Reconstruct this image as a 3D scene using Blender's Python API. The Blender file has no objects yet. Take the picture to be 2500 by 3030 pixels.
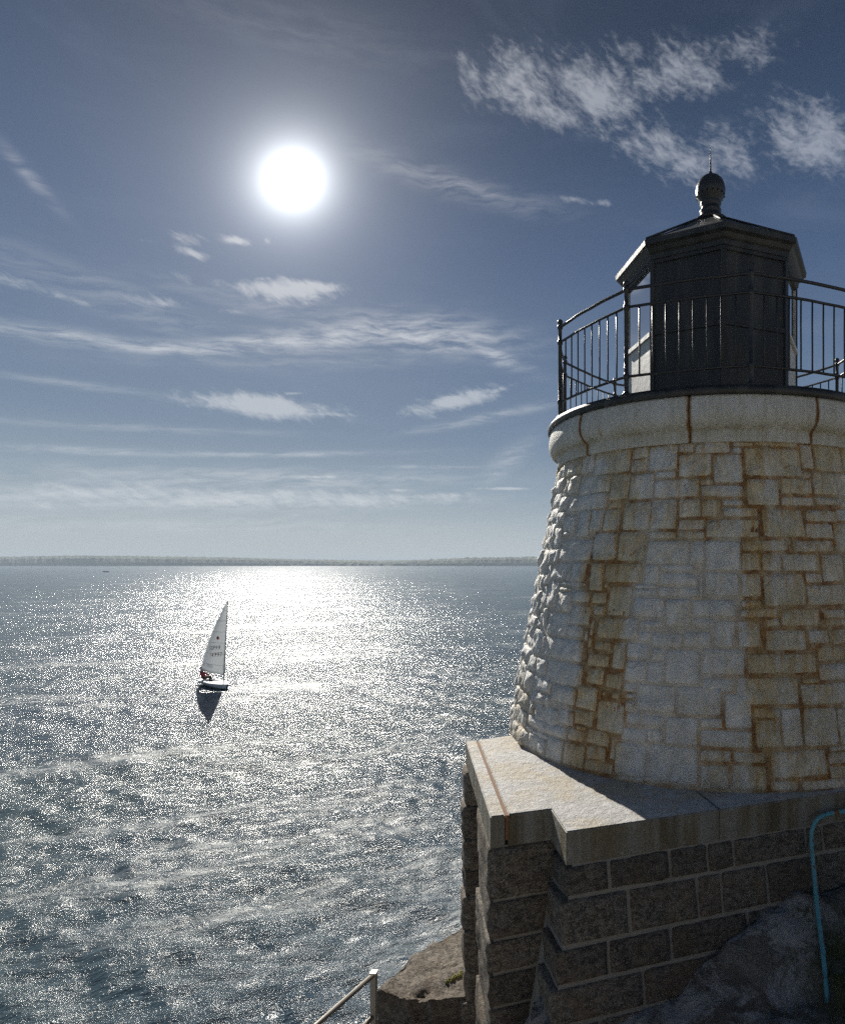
import bpy, bmesh, math, random
import numpy as np
from mathutils import Vector, Matrix, noise as mnoise

random.seed(7); rng = np.random.default_rng(7)
scene = bpy.context.scene
col = scene.collection
R_ = math.radians
H = 9.2                       # camera height above the sea (m)
F, CX, CY = 1788.0, 1805.0, 1667.0   # measured focal length and principal point of the photograph (px of 2500x3030)

# ------------------------------------------------------------------ camera
cam = bpy.data.cameras.new('camera')
cam.sensor_width = 36; cam.sensor_fit = 'AUTO'
cam.lens = F / 3030 * 36
cam.shift_x = (1250 - CX) / 3030
cam.shift_y = (CY - 1515) / 3030
cam.clip_start = 0.05; cam.clip_end = 40000
camo = bpy.data.objects.new('camera', cam); col.objects.link(camo)
camo.location = (0, 0, H); camo.rotation_euler = (R_(90), 0, 0)
scene.camera = camo

# ------------------------------------------------------------------ sun and sky
SUN = Vector((-0.524, 1.0, 0.634)).normalized()
SUN_EL = math.asin(SUN.z); SUN_AZ = math.atan2(SUN.x, SUN.y)
sl = bpy.data.lights.new('sun', 'SUN'); sl.energy = 4.9; sl.angle = R_(0.53); sl.color = (1.0, 0.94, 0.84)
so = bpy.data.objects.new('sun', sl); col.objects.link(so)
so.rotation_euler = (-SUN).to_track_quat('-Z', 'Y').to_euler(); so.location = (-20, 40, 40)

scene.view_settings.view_transform = 'Standard'
scene.view_settings.look = 'None'
scene.view_settings.gamma = 1.0
scene.view_settings.use_curve_mapping = False
scene.view_settings.exposure = 0.35
scene.render.engine = 'CYCLES'
try:
    scene.cycles.max_bounces = 8; scene.cycles.diffuse_bounces = 4; scene.cycles.glossy_bounces = 3
    scene.cycles.transmission_bounces = 6; scene.cycles.volume_bounces = 1
    scene.cycles.transparent_max_bounces = 8
    scene.cycles.caustics_reflective = False; scene.cycles.caustics_refractive = False
    scene.cycles.use_denoising = False; scene.cycles.use_adaptive_sampling = False; scene.cycles.denoiser = 'OPENIMAGEDENOISE'; scene.cycles.denoising_input_passes = 'RGB_ALBEDO_NORMAL'
    scene.cycles.sample_clamp_indirect = 4.0
except Exception: pass

world = bpy.data.worlds.new('World'); scene.world = world
world.use_nodes = True
wt = world.node_tree; wt.nodes.clear()

class G:
    """tiny node-graph helper"""
    def __init__(s, nt): s.nt = nt
    def n(s, t, **k):
        nd = s.nt.nodes.new(t)
        for a, v in k.items(): setattr(nd, a, v)
        return nd
    def put(s, sock, v):
        if isinstance(v, bpy.types.NodeSocket): s.nt.links.new(v, sock)
        elif v is not None:
            try: sock.default_value = v
            except TypeError: sock.default_value = (v, v, v)
            except ValueError: sock.default_value = tuple(v) + (1.0,)
    def m(s, op, a, b=None, c=None, clamp=False):
        nd = s.n('ShaderNodeMath', operation=op, use_clamp=clamp)
        s.put(nd.inputs[0], a)
        if b is not None: s.put(nd.inputs[1], b)
        if c is not None: s.put(nd.inputs[2], c)
        return nd.outputs[0]
    def vm(s, op, a, b=None, scale=None):
        nd = s.n('ShaderNodeVectorMath', operation=op)
        s.put(nd.inputs[0], a)
        if b is not None: s.put(nd.inputs[1], b)
        if scale is not None: s.put(nd.inputs['Scale'], scale)
        return nd.outputs['Value'] if op in ('DOT_PRODUCT', 'LENGTH') else nd.outputs['Vector']
    def xyz(s, x, y, z):
        nd = s.n('ShaderNodeCombineXYZ')
        for i, v in enumerate((x, y, z)): s.put(nd.inputs[i], v)
        return nd.outputs[0]
    def sep(s, v):
        nd = s.n('ShaderNodeSeparateXYZ'); s.put(nd.inputs[0], v); return nd.outputs
    def noise(s, vec, scale=5, detail=4, rough=0.5, dist=0.0, out='Fac'):
        nd = s.n('ShaderNodeTexNoise')
        s.put(nd.inputs['Vector'], vec); s.put(nd.inputs['Scale'], scale); s.put(nd.inputs['Detail'], detail)
        s.put(nd.inputs['Roughness'], rough); s.put(nd.inputs['Distortion'], dist)
        return nd.outputs[out]
    def ramp(s, fac, pts, interp='LINEAR'):
        nd = s.n('ShaderNodeValToRGB'); cr = nd.color_ramp; cr.interpolation = interp
        while len(cr.elements) < len(pts): cr.elements.new(0.5)
        for e, (p, c) in zip(cr.elements, pts):
            e.position = p; e.color = (c, c, c, 1) if isinstance(c, (int, float)) else tuple(c) + (1,)
        s.put(nd.inputs[0], fac); return nd.outputs[0]
    def mix(s, fac, a, b, blend='MIX'):
        nd = s.n('ShaderNodeMix', data_type='RGBA', blend_type=blend)
        s.put(nd.inputs[0], fac); s.put(nd.inputs[6], a); s.put(nd.inputs[7], b); return nd.outputs[2]
    def smooth(s, x, lo, hi):
        nd = s.n('ShaderNodeMapRange', interpolation_type='SMOOTHSTEP')
        s.put(nd.inputs[0], x); s.put(nd.inputs[1], lo); s.put(nd.inputs[2], hi); return nd.outputs[0]
    def attr(s, name, out='Fac'):
        return s.n('ShaderNodeAttribute', attribute_name=name).outputs[out]
    def pos(s): return s.n('ShaderNodeNewGeometry').outputs['Position']

def lin(*c):
    return tuple(((x / 255) / 12.92 if x / 255 <= 0.04045 else ((x / 255 + 0.055) / 1.055) ** 2.4) for x in c)

def dir_ae(u, v):
    """sky direction (azimuth, elevation) of a cloud measured at (u, v) in a 1736x2104 view of the photograph"""
    x, y = u * 1.4401, v * 1.4401
    dx, dz = (x - CX) / F, (CY - y) / F
    return np.array((math.atan2(dx, 1.0), math.atan2(dz, math.hypot(dx, 1.0))))

def build_sky():
    g = G(wt)
    d = g.n('ShaderNodeTexCoord').outputs['Generated']
    x, y, z = g.sep(d)
    az = g.m('ARCTAN2', x, y)
    el = g.m('ARCSINE', z)
    ae = g.xyz(az, el, 0.0)
    # daylight sky
    sky = g.n('ShaderNodeTexSky', sky_type='NISHITA')
    sky.sun_disc = False; sky.sun_elevation = SUN_EL; sky.sun_rotation = SUN_AZ
    sky.air_density = 1.0; sky.dust_density = 1.2; sky.ozone_density = 2.0; sky.altitude = 0
    nish = g.vm('SCALE', sky.outputs[0], scale=0.0020)
    e01 = g.m('DIVIDE', el, 1.5708)
    deg = lambda a: a / 90.0
    grad = g.ramp(e01, [(0.0, lin(196, 204, 208)), (deg(2.5), lin(180, 192, 200)), (deg(6), lin(150, 168, 184)),
                        (deg(11), lin(118, 140, 166)), (deg(18), lin(98, 121, 152)), (deg(26), lin(76, 99, 134)),
                        (deg(34), lin(58, 79, 110)), (deg(42), lin(44, 60, 85)), (deg(60), lin(42, 58, 83)), (1.0, lin(42, 58, 83))])
    base = g.vm('ADD', g.vm('SCALE', grad, scale=0.67), nish)
    # aureole of the hazy sun
    c = g.m('MAXIMUM', g.vm('DOT_PRODUCT', d, tuple(SUN)), 0.0)
    ang = g.m('ARCCOSINE', g.m('MINIMUM', c, 1.0))                       # radians from the sun
    c0 = dir_ae(603, 370)
    Mi = np.linalg.inv(np.array((dir_ae(678, 370) - c0, dir_ae(603, 445) - c0)).T)
    dv = g.vm('SUBTRACT', ae, (c0[0], c0[1], 0))
    rr = g.vm('LENGTH', g.xyz(g.vm('DOT_PRODUCT', dv, (Mi[0, 0], Mi[0, 1], 0)), g.vm('DOT_PRODUCT', dv, (Mi[1, 0], Mi[1, 1], 0)), 0))
    a2 = g.m('MULTIPLY', rr, R_(2.3))                                     # dazzle radius of the veiled sun
    core = g.m('MINIMUM', g.m('MULTIPLY', g.m('EXPONENT', g.m('MULTIPLY', a2, -1 / R_(1.0))), 3.4), 3.2)
    g1 = g.m('MULTIPLY', g.m('EXPONENT', g.m('MULTIPLY', a2, -1 / R_(2.2))), .30)
    g2 = g.m('MULTIPLY', g.m('EXPONENT', g.m('MULTIPLY', a2, -1 / R_(4.8))), 0.20)
    g3 = g.m('MULTIPLY', g.m('EXPONENT', g.m('MULTIPLY', ang, -1 / R_(13.0))), 0.022)
    glow = g.vm('SCALE', (0.95, 0.98, 1.0), scale=g.m('ADD', g.m('ADD', core, g1), g.m('ADD', g2, g3)))
    base = g.vm('ADD', base, glow)
    # clouds
    def patches(lst):
        tot = None
        for (u, v, a, b, rot, s) in lst:
            c0 = dir_ae(u, v); r = math.radians(rot)
            ex = dir_ae(u + a * math.cos(r), v + a * math.sin(r)) - c0
            ey = dir_ae(u - b * math.sin(r), v + b * math.cos(r)) - c0
            M = np.linalg.inv(np.array((ex, ey)).T)
            dv = g.vm('SUBTRACT', ae, (c0[0], c0[1], 0))
            p = g.vm('DOT_PRODUCT', dv, (M[0, 0], M[0, 1], 0)); q = g.vm('DOT_PRODUCT', dv, (M[1, 0], M[1, 1], 0))
            r2 = g.m('ADD', g.m('MULTIPLY', p, p), g.m('MULTIPLY', q, q))
            w = g.m('MULTIPLY', g.m('EXPONENT', g.m('MULTIPLY', r2, -1.1)), s)
            tot = w if tot is None else g.m('MAXIMUM', tot, w)
        return tot
    fluffy = [(1090, 175, 110, 80, 20, .9), (1215, 195, 140, 70, 12, .95), (1130, 228, 120, 26, 14, .85), (1370, 160, 190, 58, -18, .72), (1520, 105, 140, 50, -14, .5), (1280, 120, 160, 60, -10, .42),
              (965, 160, 30, 65, -10, .6), (1340, 300, 115, 50, 25, .85), (1420, 340, 90, 50, 10, .85), (1510, 315, 120, 48, 15, .7), (1660, 275, 120, 72, 18, 1.0),
              (1240, 418, 32, 9, 0, .7), (1180, 412, 40, 8, 8, .5), (380, 490, 45, 16, 10, .85), (480, 493, 28, 9, 10, 1.2), (400, 522, 45, 10, 20, 1.0), (300, 494, 26, 5, 5, .6),
              (550, 492, 10, 9, 40, .6), (580, 597, 105, 22, 3, 1.5), (640, 590, 60, 14, 4, 1.4), (540, 573, 26, 7, 0, .8), (480, 640, 45, 7, 3, .55),
              (300, 617, 75, 14, 5, .7), (385, 575, 60, 12, 12, .45), (25, 575, 70, 22, 18, .62), (120, 605, 90, 10, 18, .4),
              (540, 835, 130, 23, 6, 1.7), (430, 833, 50, 8, 0, .95), (640, 850, 90, 6, 2, .9), (605, 808, 22, 4, -4, .8), (940, 823, 85, 21, -12, 1.6), (1020, 803, 45, 8, -18, .9),
              (500, 1024, 440, 20, 0, 1.0), (200, 1015, 220, 26, -2, .9), (860, 1020, 140, 8, -1, .8), (640, 980, 80, 3, 0, .7), (1040, 1004, 70, 3, 0, .8), (610, 1058, 30, 3, 0, .5), (820, 1008, 40, 4, 0, .7)]
    wisp = [(110, 686, 200, 16, 7, .7), (330, 714, 200, 15, 3, .85), (560, 704, 200, 20, -6, .85), (720, 686, 170, 32, -7, .85), (880, 690, 170, 38, 4, .9), (1000, 724, 85, 17, 22, .9), (640, 745, 330, 16, -2, .25),
            (640, 650, 260, 22, 10, .3), (1000, 858, 140, 10, -12, .5), (160, 790, 160, 8, 7, .35), (150, 926, 210, 9, 1, .5), (560, 934, 240, 6, -1, .5), (880, 960, 90, 4, 0, .5),
            (60, 360, 95, 14, 48, .4), (950, 385, 200, 26, 14, .35), (520, 985, 420, 22, 0, .55), (400, 1026, 520, 26, 0, .6), (400, 1080, 480, 22, 0, .35), (1040, 950, 70, 22, -40, .4), (250, 620, 300, 40, 20, .25),
            (600, 60, 400, 60, 10, .07), (300, 880, 300, 8, 2, .3)]
    mf = patches(fluffy); mw = patches(wisp)
    warp = g.vm('SCALE', g.vm('SUBTRACT', g.noise(ae, 14, 3, .55, out='Color'), (.5, .5, .5)), scale=0.022)
    aw = g.vm('ADD', ae, warp)
    # mottled ice cloud: stretched along a slightly tilted wind direction
    st = g.xyz(g.vm('DOT_PRODUCT', aw, (.92, -.30, 0)), g.vm('DOT_PRODUCT', aw, (.75, 2.1, 0)), 0.3)
    n1 = g.noise(st, 52, 9, .62, .25)
    n2 = g.noise(st, 12, 4, .55, .1)
    nn = g.m('ADD', g.m('MULTIPLY', n1, .58), g.m('MULTIPLY', n2, .42))
    dens = g.m('ADD', mf, g.m('MULTIPLY', g.m('SUBTRACT', nn, .5), 3.4))
    af = g.m('MULTIPLY', g.smooth(dens, .16, 1.35), g.smooth(mf, .02, .30))
    sw = g.xyz(g.vm('DOT_PRODUCT', aw, (.5, .06, 0)), g.vm('DOT_PRODUCT', aw, (-.3, 3.0, 0)), 1.7)
    n3 = g.noise(sw, 30, 8, .62, .2)
    aw_ = g.m('MULTIPLY', mw, g.smooth(n3, .30, .72))
    # faint veil everywhere in the sky
    n4 = g.noise(g.xyz(g.m('MULTIPLY', az, .8), g.m('MULTIPLY', el, 3.2), 4.0), 5, 6, .55, .8)
    veil = g.m('MULTIPLY', g.smooth(n4, .5, .85), .07)
    near = g.m('EXPONENT', g.m('MULTIPLY', ang, -1 / R_(14.0)))
    cl = g.mix(near, lin(170, 176, 187), lin(236, 232, 226))
    cl = g.mix(g.m('MULTIPLY', g.smooth(el, R_(30), R_(8)), .5), cl, lin(214, 217, 217))
    base = g.mix(veil, base, lin(150, 163, 182))
    base = g.mix(g.m('MULTIPLY', aw_, .85, clamp=True), base, cl)
    base = g.mix(g.m('MULTIPLY', af, .50), base, g.vm('ADD', cl, g.vm('SCALE', glow, scale=.4)))
    bg = g.n('ShaderNodeBackground'); g.put(bg.inputs[0], base); bg.inputs[1].default_value = 1.0
    o = g.n('ShaderNodeOutputWorld'); wt.links.new(bg.outputs[0], o.inputs[0])
    try: world.cycles.sampling_method = 'MANUAL'; world.cycles.sample_map_resolution = 1024
    except Exception: pass
build_sky()

# ------------------------------------------------------------------ helpers
def tag(o, label=None, cat=None, group=None, kind=None):
    if label: o['label'] = label
    if cat: o['category'] = cat
    if group: o['group'] = group
    if kind: o['kind'] = kind
    return o
def empty(name, loc, label, cat, group=None, rz=0.0):
    o = bpy.data.objects.new(name, None); col.objects.link(o); o.location = loc; o.rotation_euler = (0, 0, rz)
    o.empty_display_size = .2
    return tag(o, label, cat, group)
def link(name, me, mat, parent=None, smooth=False):
    o = bpy.data.objects.new(name, me); col.objects.link(o)
    if mat is not None and not me.materials:
        for m_ in (mat if isinstance(mat, (list, tuple)) else [mat]): me.materials.append(m_)
    if smooth:
        for p in me.polygons: p.use_smooth = True
    if parent is not None:
        o.parent = parent; o.matrix_parent_inverse = parent.matrix_basis.inverted() if parent.parent is None else (parent.parent.matrix_basis @ parent.matrix_parent_inverse @ parent.matrix_basis).inverted()
    return o
def mesh(name, verts, faces, mat, parent=None, smooth=False, attrs=None):
    me = bpy.data.meshes.new(name); me.from_pydata([tuple(v) for v in verts], [], [tuple(f) for f in faces]); me.update()
    if attrs:
        for k, arr in attrs.items():
            a = me.attributes.new(k, 'FLOAT', 'POINT'); a.data.foreach_set('value', np.asarray(arr, dtype=np.float32))
    return link(name, me, mat, parent, smooth)
class MB:
    def __init__(s): s.v = []; s.f = []
    def add(s, v, f):
        o = len(s.v); s.v += [tuple(p) for p in v]; s.f += [tuple(i + o for i in q) for q in f]; return s
    def tube(s, pts, r, n=8, closed=False, caps=True):
        pts = [Vector(p) for p in pts]; rings = []
        m = len(pts); rs = r if isinstance(r, (list, tuple)) else [r] * m
        up = None
        for i, p in enumerate(pts):
            a = pts[(i - 1) % m] if (i > 0 or closed) else p
            b = pts[(i + 1) % m] if (i < m - 1 or closed) else p
            t = (b - a).normalized()
            if up is None:
                up = Vector((0, 0, 1)) if abs(t.z) < .9 else Vector((1, 0, 0))
            sx = t.cross(up).normalized(); sy = sx.cross(t).normalized(); up = sy
            rings.append([p + (sx * math.cos(2 * math.pi * k / n) + sy * math.sin(2 * math.pi * k / n)) * rs[i] for k in range(n)])
        v = [q for rg in rings for q in rg]; f = []
        for i in range(m if closed else m - 1):
            j = (i + 1) % m
            for k in range(n):
                l = (k + 1) % n; f.append((i * n + k, i * n + l, j * n + l, j * n + k))
        if caps and not closed:
            f.append(tuple(range(n))[::-1]); f.append(tuple((m - 1) * n + k for k in range(n)))
        return s.add(v, f)
    def lathe(s, prof, c, n=32, a0=0.0, a1=2 * math.pi, caps=False):
        full = abs(a1 - a0 - 2 * math.pi) < 1e-6; cols = n if full else n + 1
        v = []
        for (r, z) in prof:
            for k in range(cols):
                a = a0 + (a1 - a0) * k / n
                v.append((c[0] + r * math.sin(a), c[1] - r * math.cos(a), z))
        f = []
        for i in range(len(prof) - 1):
            for k in range(n):
                l = (k + 1) % cols; f.append((i * cols + k, i * cols + l, (i + 1) * cols + l, (i + 1) * cols + k))
        if caps:
            f.append(tuple(i * cols for i in range(len(prof)))); f.append(tuple(i * cols + cols - 1 for i in range(len(prof)))[::-1])
        return s.add(v, f)
    def box(s, o, ax, ay, az):
        o, ax, ay, az = map(Vector, (o, ax, ay, az))
        v = [o + ax * i + ay * j + az * k for k in (0, 1) for j in (0, 1) for i in (0, 1)]
        return s.add(v, [(0, 2, 3, 1), (4, 5, 7, 6), (0, 1, 5, 4), (2, 6, 7, 3), (0, 4, 6, 2), (1, 3, 7, 5)])
    def prism(s, poly, z0, z1, top=None):
        n = len(poly); t = top or poly
        v = [(p[0], p[1], z0) for p in poly] + [(p[0], p[1], z1) for p in t]
        return s.add(v, [tuple(range(n))[::-1], tuple(range(n, 2 * n))] + [(i, (i + 1) % n, n + (i + 1) % n, n + i) for i in range(n)])
    def sphere(s, c, r, n=12, m=8, sz=1.0):
        prof = [(max(r * math.sin(math.pi * i / m), 1e-4), c[2] - r * sz * math.cos(math.pi * i / m)) for i in range(m + 1)]
        return s.lathe(prof, c, n)
    def build(s, name, mat, parent=None, smooth=False, attrs=None):
        return mesh(name, s.v, s.f, mat, parent, smooth, attrs)
def fbm(p, sc, o=4, h=.6):
    return mnoise.fractal(Vector(p) * sc, h, 2.0, o)
def rock_box(c, axes, dims, cuts=6, amp=.02, sc=3.0, seed=0, rnd=.012):
    """box with slightly rounded arrises and a pitched, uneven face"""
    bm = bmesh.new(); bmesh.ops.create_cube(bm, size=1.0)
    bmesh.ops.subdivide_edges(bm, edges=bm.edges[:], cuts=cuts, use_grid_fill=True)
    ax = [Vector(a).normalized() for a in axes]; off = Vector((seed * 7.31, seed * 3.17, seed * 1.93))
    for v in bm.verts:
        q = v.co.copy()
        l = [q[i] * dims[i] for i in range(3)]
        e = [dims[i] / 2 - abs(l[i]) for i in range(3)]
        near = sorted(e)
        k = math.exp(-near[1] / .02)                              # 1 on an arris
        nrm = Vector([math.copysign(1, q[i]) if abs(abs(q[i]) - .5) < 1e-5 else 0 for i in range(3)])
        if nrm.length > 0: nrm.normalize()
        p = sum((ax[i] * l[i] for i in range(3)), Vector(c))
        nw = sum((ax[i] * nrm[i] for i in range(3)), Vector())
        dsp = amp * (fbm(p + off, sc, 4) * 1.0 + fbm(p + off, sc * 3.3, 3) * .5) + .4 * amp
        p += nw * (dsp * (1 - .8 * k) - rnd * k)
        v.co = p
    return bm
def from_bm(name, bm, mat, parent=None, smooth=False):
    bmesh.ops.recalc_face_normals(bm, faces=bm.faces[:])
    me = bpy.data.meshes.new(name); bm.to_mesh(me); bm.free()
    return link(name, me, mat, parent, smooth)

# ------------------------------------------------------------------ materials
def material(name, fn, **k):
    m = bpy.data.materials.new(name); m.use_nodes = True; nt = m.node_tree
    b = nt.nodes['Principled BSDF']; g = G(nt)
    fn(g, b); return m
def bump(g, b, h, strength=.5, dist=.02):
    nd = g.n('ShaderNodeBump'); nd.inputs['Strength'].default_value = strength; nd.inputs['Distance'].default_value = dist
    g.put(nd.inputs['Height'], h); g.nt.links.new(nd.outputs[0], b.inputs['Normal'])
def flat(name, c, rough=.6, metal=0.0):
    def fn(g, b):
        b.inputs['Base Color'].default_value = tuple(c) + (1,); b.inputs['Roughness'].default_value = rough; b.inputs['Metallic'].default_value = metal
    return material(name, fn)

def m_paint(g, b):           # white-painted granite with rust bleeding from the joints
    p = g.pos()
    rust = g.attr('rust'); edge = g.attr('edge')
    px, py, pz = g.sep(p)
    streak = g.noise(g.xyz(g.m('MULTIPLY', px, 24), g.m('MULTIPLY', py, 24), g.m('MULTIPLY', pz, 1.7)), 1.0, 5, .64, .5)
    fine = g.noise(g.xyz(g.m('MULTIPLY', px, 60), g.m('MULTIPLY', py, 60), g.m('MULTIPLY', pz, 5)), 1.0, 4, .6, .3)
    patch = g.noise(g.xyz(px, py, g.m('MULTIPLY', pz, .55)), 3.0, 5, .6, .5)
    blot = g.noise(p, 2.1, 5, .6, .3)
    white = g.mix(g.noise(p, 3.0, 4, .6), (.88, .87, .84), (.80, .79, .76))
    white = g.mix(g.m('MULTIPLY', g.smooth(fine, .5, .75), .25), white, (.64, .63, .59))
    r2 = g.m('ADD', rust, g.m('MULTIPLY', g.m('SUBTRACT', blot, .5), .5))
    # thin ochre film running down the faces
    f1 = g.m('MULTIPLY', g.smooth(g.m('ADD', g.m('MULTIPLY', r2, .75), g.m('MULTIPLY', g.m('SUBTRACT', g.m('ADD', streak, patch), 1.0), 1.15)), .14, .76), .74)
    c = g.mix(f1, white, g.mix(fine, (.60, .48, .24), (.73, .64, .40)))
    # grey-green algae film, here and there
    f0 = g.m('MULTIPLY', g.smooth(patch, .5, .72), g.m('ADD', g.m('MULTIPLY', rust, .5), .15))
    c = g.mix(g.m('MULTIPLY', f0, .6), c, (.56, .54, .43))
    # stain darkening towards the joints, rust only where it bleeds
    en = g.m('ADD', edge, g.m('MULTIPLY', g.m('SUBTRACT', g.noise(p, 13, 6, .68, .5), .5), 1.5))
    c = g.mix(g.m('MULTIPLY', g.smooth(en, .28, .95), g.m('ADD', g.m('MULTIPLY', rust, .75), .16, clamp=True)), c, (.54, .40, .20))
    f2 = g.m('MULTIPLY', g.smooth(en, .62, 1.1), g.smooth(g.m('ADD', r2, g.m('MULTIPLY', g.m('SUBTRACT', g.noise(p, 3.6, 6, .68), .5), 1.7)), .22, .80))
    c = g.mix(g.m('MULTIPLY', f2, g.m('ADD', .45, g.m('MULTIPLY', g.smooth(g.noise(p, 6.5, 4, .6), .38, .6), .52))), c, g.mix(g.smooth(g.m('ADD', g.noise(p, 9, 6, .7), g.m('MULTIPLY', rust, .25)), .50, .72), (.56, .245, .045), (.26, .10, .022)))
    # ochre bleeding down from the bed joint above, fading along the face
    dp = g.m('MULTIPLY', g.m('MULTIPLY', g.attr('drip'), g.smooth(r2, .28, .85)), g.smooth(g.m('ADD', g.m('MULTIPLY', streak, .6), g.m('MULTIPLY', fine, .4)), .36, .62))
    c = g.mix(g.m('MULTIPLY', dp, .85, clamp=True), c, (.60, .33, .075))
    # a few drips
    dr = g.m('MULTIPLY', g.smooth(streak, .52, .66), g.smooth(rust, .45, 1.0))
    c = g.mix(g.m('MULTIPLY', dr, .62), c, (.52, .31, .10))
    g.put(b.inputs['Base Color'], c); b.inputs['Roughness'].default_value = .55
    h1 = g.noise(g.xyz(g.m('MULTIPLY', px, 1), g.m('MULTIPLY', py, 1), g.m('MULTIPLY', pz, .6)), 6.5, 9, .66, .8)
    h2 = g.noise(p, 60, 4, .6)
    bump(g, b, g.m('ADD', h1, g.m('MULTIPLY', h2, .06)), 1.0, .12)
def m_cornice(g, b):
    p = g.pos(); px, py, pz = g.sep(p); edge = g.attr('edge')
    st = g.noise(g.xyz(g.m('MULTIPLY', px, 34), g.m('MULTIPLY', py, 34), g.m('MULTIPLY', pz, 2.2)), 1.0, 5, .64, .3)
    wide = g.noise(g.xyz(g.m('MULTIPLY', px, 6), g.m('MULTIPLY', py, 6), g.m('MULTIPLY', pz, .8)), 1.0, 4, .6, .3)
    blot = g.noise(p, 3, 6, .65); fine = g.noise(p, 55, 5, .7)
    c = g.mix(blot, (.80, .80, .78), (.68, .68, .65))
    c = g.mix(g.m('MULTIPLY', g.smooth(g.m('ADD', st, g.m('MULTIPLY', wide, .7)), .68, 1.05), .6), c, (.55, .52, .41))
    low = g.attr('low')
    c = g.mix(g.m('MULTIPLY', low, g.smooth(g.m('ADD', blot, g.m('MULTIPLY', st, .5)), .45, .95), clamp=True), c, (.36, .32, .20))
    c = g.mix(g.m('MULTIPLY', g.smooth(wide, .60, .74), g.smooth(st, .42, .62)), c, (.46, .33, .16))
    c = g.mix(g.m('MULTIPLY', g.smooth(fine, .58, .72), .3), c, (.42, .41, .37))
    e2 = g.smooth(g.m('ADD', edge, g.m('MULTIPLY', g.m('SUBTRACT', g.noise(p, 12, 5, .65), .5), 1.0)), .40, .95)
    c = g.mix(e2, c, g.mix(g.noise(p, 20, 3), (.40, .20, .055), (.20, .085, .025)))
    g.put(b.inputs['Base Color'], c); b.inputs['Roughness'].default_value = .65
    bump(g, b, g.m('ADD', g.noise(p, 26, 7, .7), g.m('MULTIPLY', fine, .4)), 1.0, .03)
def m_granite(tint, pale=.0):
    def fn(g, b):
        p = g.pos(); px, py, pz = g.sep(p)
        blot = g.noise(p, 2.4, 5, .62, .4); grain = g.noise(p, 70, 5, .75); gr2 = g.noise(g.vm('MULTIPLY', p, (1, 1, 1.6)), 17, 6, .7, .5)
        info = g.n('ShaderNodeObjectInfo').outputs['Random']
        c = g.mix(g.smooth(gr2, .36, .64), (.064 * tint[0], .059 * tint[1], .052 * tint[2]), (.25 * tint[0], .228 * tint[1], .20 * tint[2]))
        c = g.mix(g.m('MULTIPLY', g.smooth(grain, .52, .66), .8), c, (.40, .345, .28))
        c = g.mix(g.m('MULTIPLY', g.smooth(grain, .47, .36), .8), c, (.018, .018, .017))
        c = g.mix(g.m('MULTIPLY', g.smooth(blot, .46, .68), .55), c, (.20, .135, .08))
        lich = g.noise(p, 6.5, 6, .7, .6)
        c = g.mix(g.m('MULTIPLY', g.smooth(lich, .60, .74), .35 + pale), c, (.36, .36, .37))
        c = g.mix(.6, c, g.vm('SCALE', c, scale=g.m('ADD', g.m('MULTIPLY', info, .9), .5)))
        g.put(b.inputs['Base Color'], c); b.inputs['Roughness'].default_value = .85
        bump(g, b, g.m('ADD', gr2, g.m('MULTIPLY', grain, .4)), 1.0, .04)
    return fn
def m_concrete(g, b):
    p = g.pos(); px, py, pz = g.sep(p)
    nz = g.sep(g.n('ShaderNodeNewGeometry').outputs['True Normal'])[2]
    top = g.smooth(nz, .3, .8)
    blot = g.noise(p, 2.2, 6, .62, .4); fine = g.noise(p, 60, 5, .7); mid = g.noise(p, 11, 6, .66, .4)
    wear = g.mix(g.smooth(mid, .35, .68), (.40, .395, .385), (.57, .565, .555))
    wear = g.mix(g.m('MULTIPLY', g.smooth(blot, .44, .62), .75), wear, (.44, .37, .26))
    wear = g.mix(g.m('MULTIPLY', g.smooth(g.noise(p, 5, 7, .72, .6), .54, .66), .6), wear, (.27, .25, .21))
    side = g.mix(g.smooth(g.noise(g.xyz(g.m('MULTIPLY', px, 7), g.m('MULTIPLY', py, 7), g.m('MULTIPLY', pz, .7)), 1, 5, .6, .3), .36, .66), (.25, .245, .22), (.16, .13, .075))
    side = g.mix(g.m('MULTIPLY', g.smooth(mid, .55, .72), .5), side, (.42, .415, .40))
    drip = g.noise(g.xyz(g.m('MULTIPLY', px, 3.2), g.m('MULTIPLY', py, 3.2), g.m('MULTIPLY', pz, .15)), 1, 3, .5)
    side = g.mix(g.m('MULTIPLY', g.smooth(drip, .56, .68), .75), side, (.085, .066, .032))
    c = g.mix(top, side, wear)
    g.put(b.inputs['Base Color'], c); b.inputs['Roughness'].default_value = .62
    bump(g, b, g.m('ADD', mid, g.m('MULTIPLY', fine, .5)), .9, .03)
def m_mortar(g, b):
    p = g.pos()
    c = g.mix(g.noise(p, 9, 5, .6), (.33, .31, .275), (.20, .185, .155))
    g.put(b.inputs['Base Color'], c); b.inputs['Roughness'].default_value = .9
    bump(g, b, g.noise(p, 50, 4), .5, .01)
def m_black(g, b):
    p = g.pos(); px, py, pz = g.sep(p)
    s = g.noise(g.xyz(g.m('MULTIPLY', px, 4.5), g.m('MULTIPLY', py, 4.5), g.m('MULTIPLY', pz, .9)), 1, 6, .62, .5)
    c = g.mix(g.smooth(s, .4, .75), (.018, .019, .019), (.062, .062, .058))
    c = g.mix(g.m('MULTIPLY', g.smooth(g.noise(p, 7, 5, .65), .62, .75), .4), c, (.10, .075, .05))
    g.put(b.inputs['Base Color'], c); g.put(b.inputs['Roughness'], g.m('ADD', g.m('MULTIPLY', s, .35), .32))
    bump(g, b, g.noise(p, 30, 4, .6), .25, .01)
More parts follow.
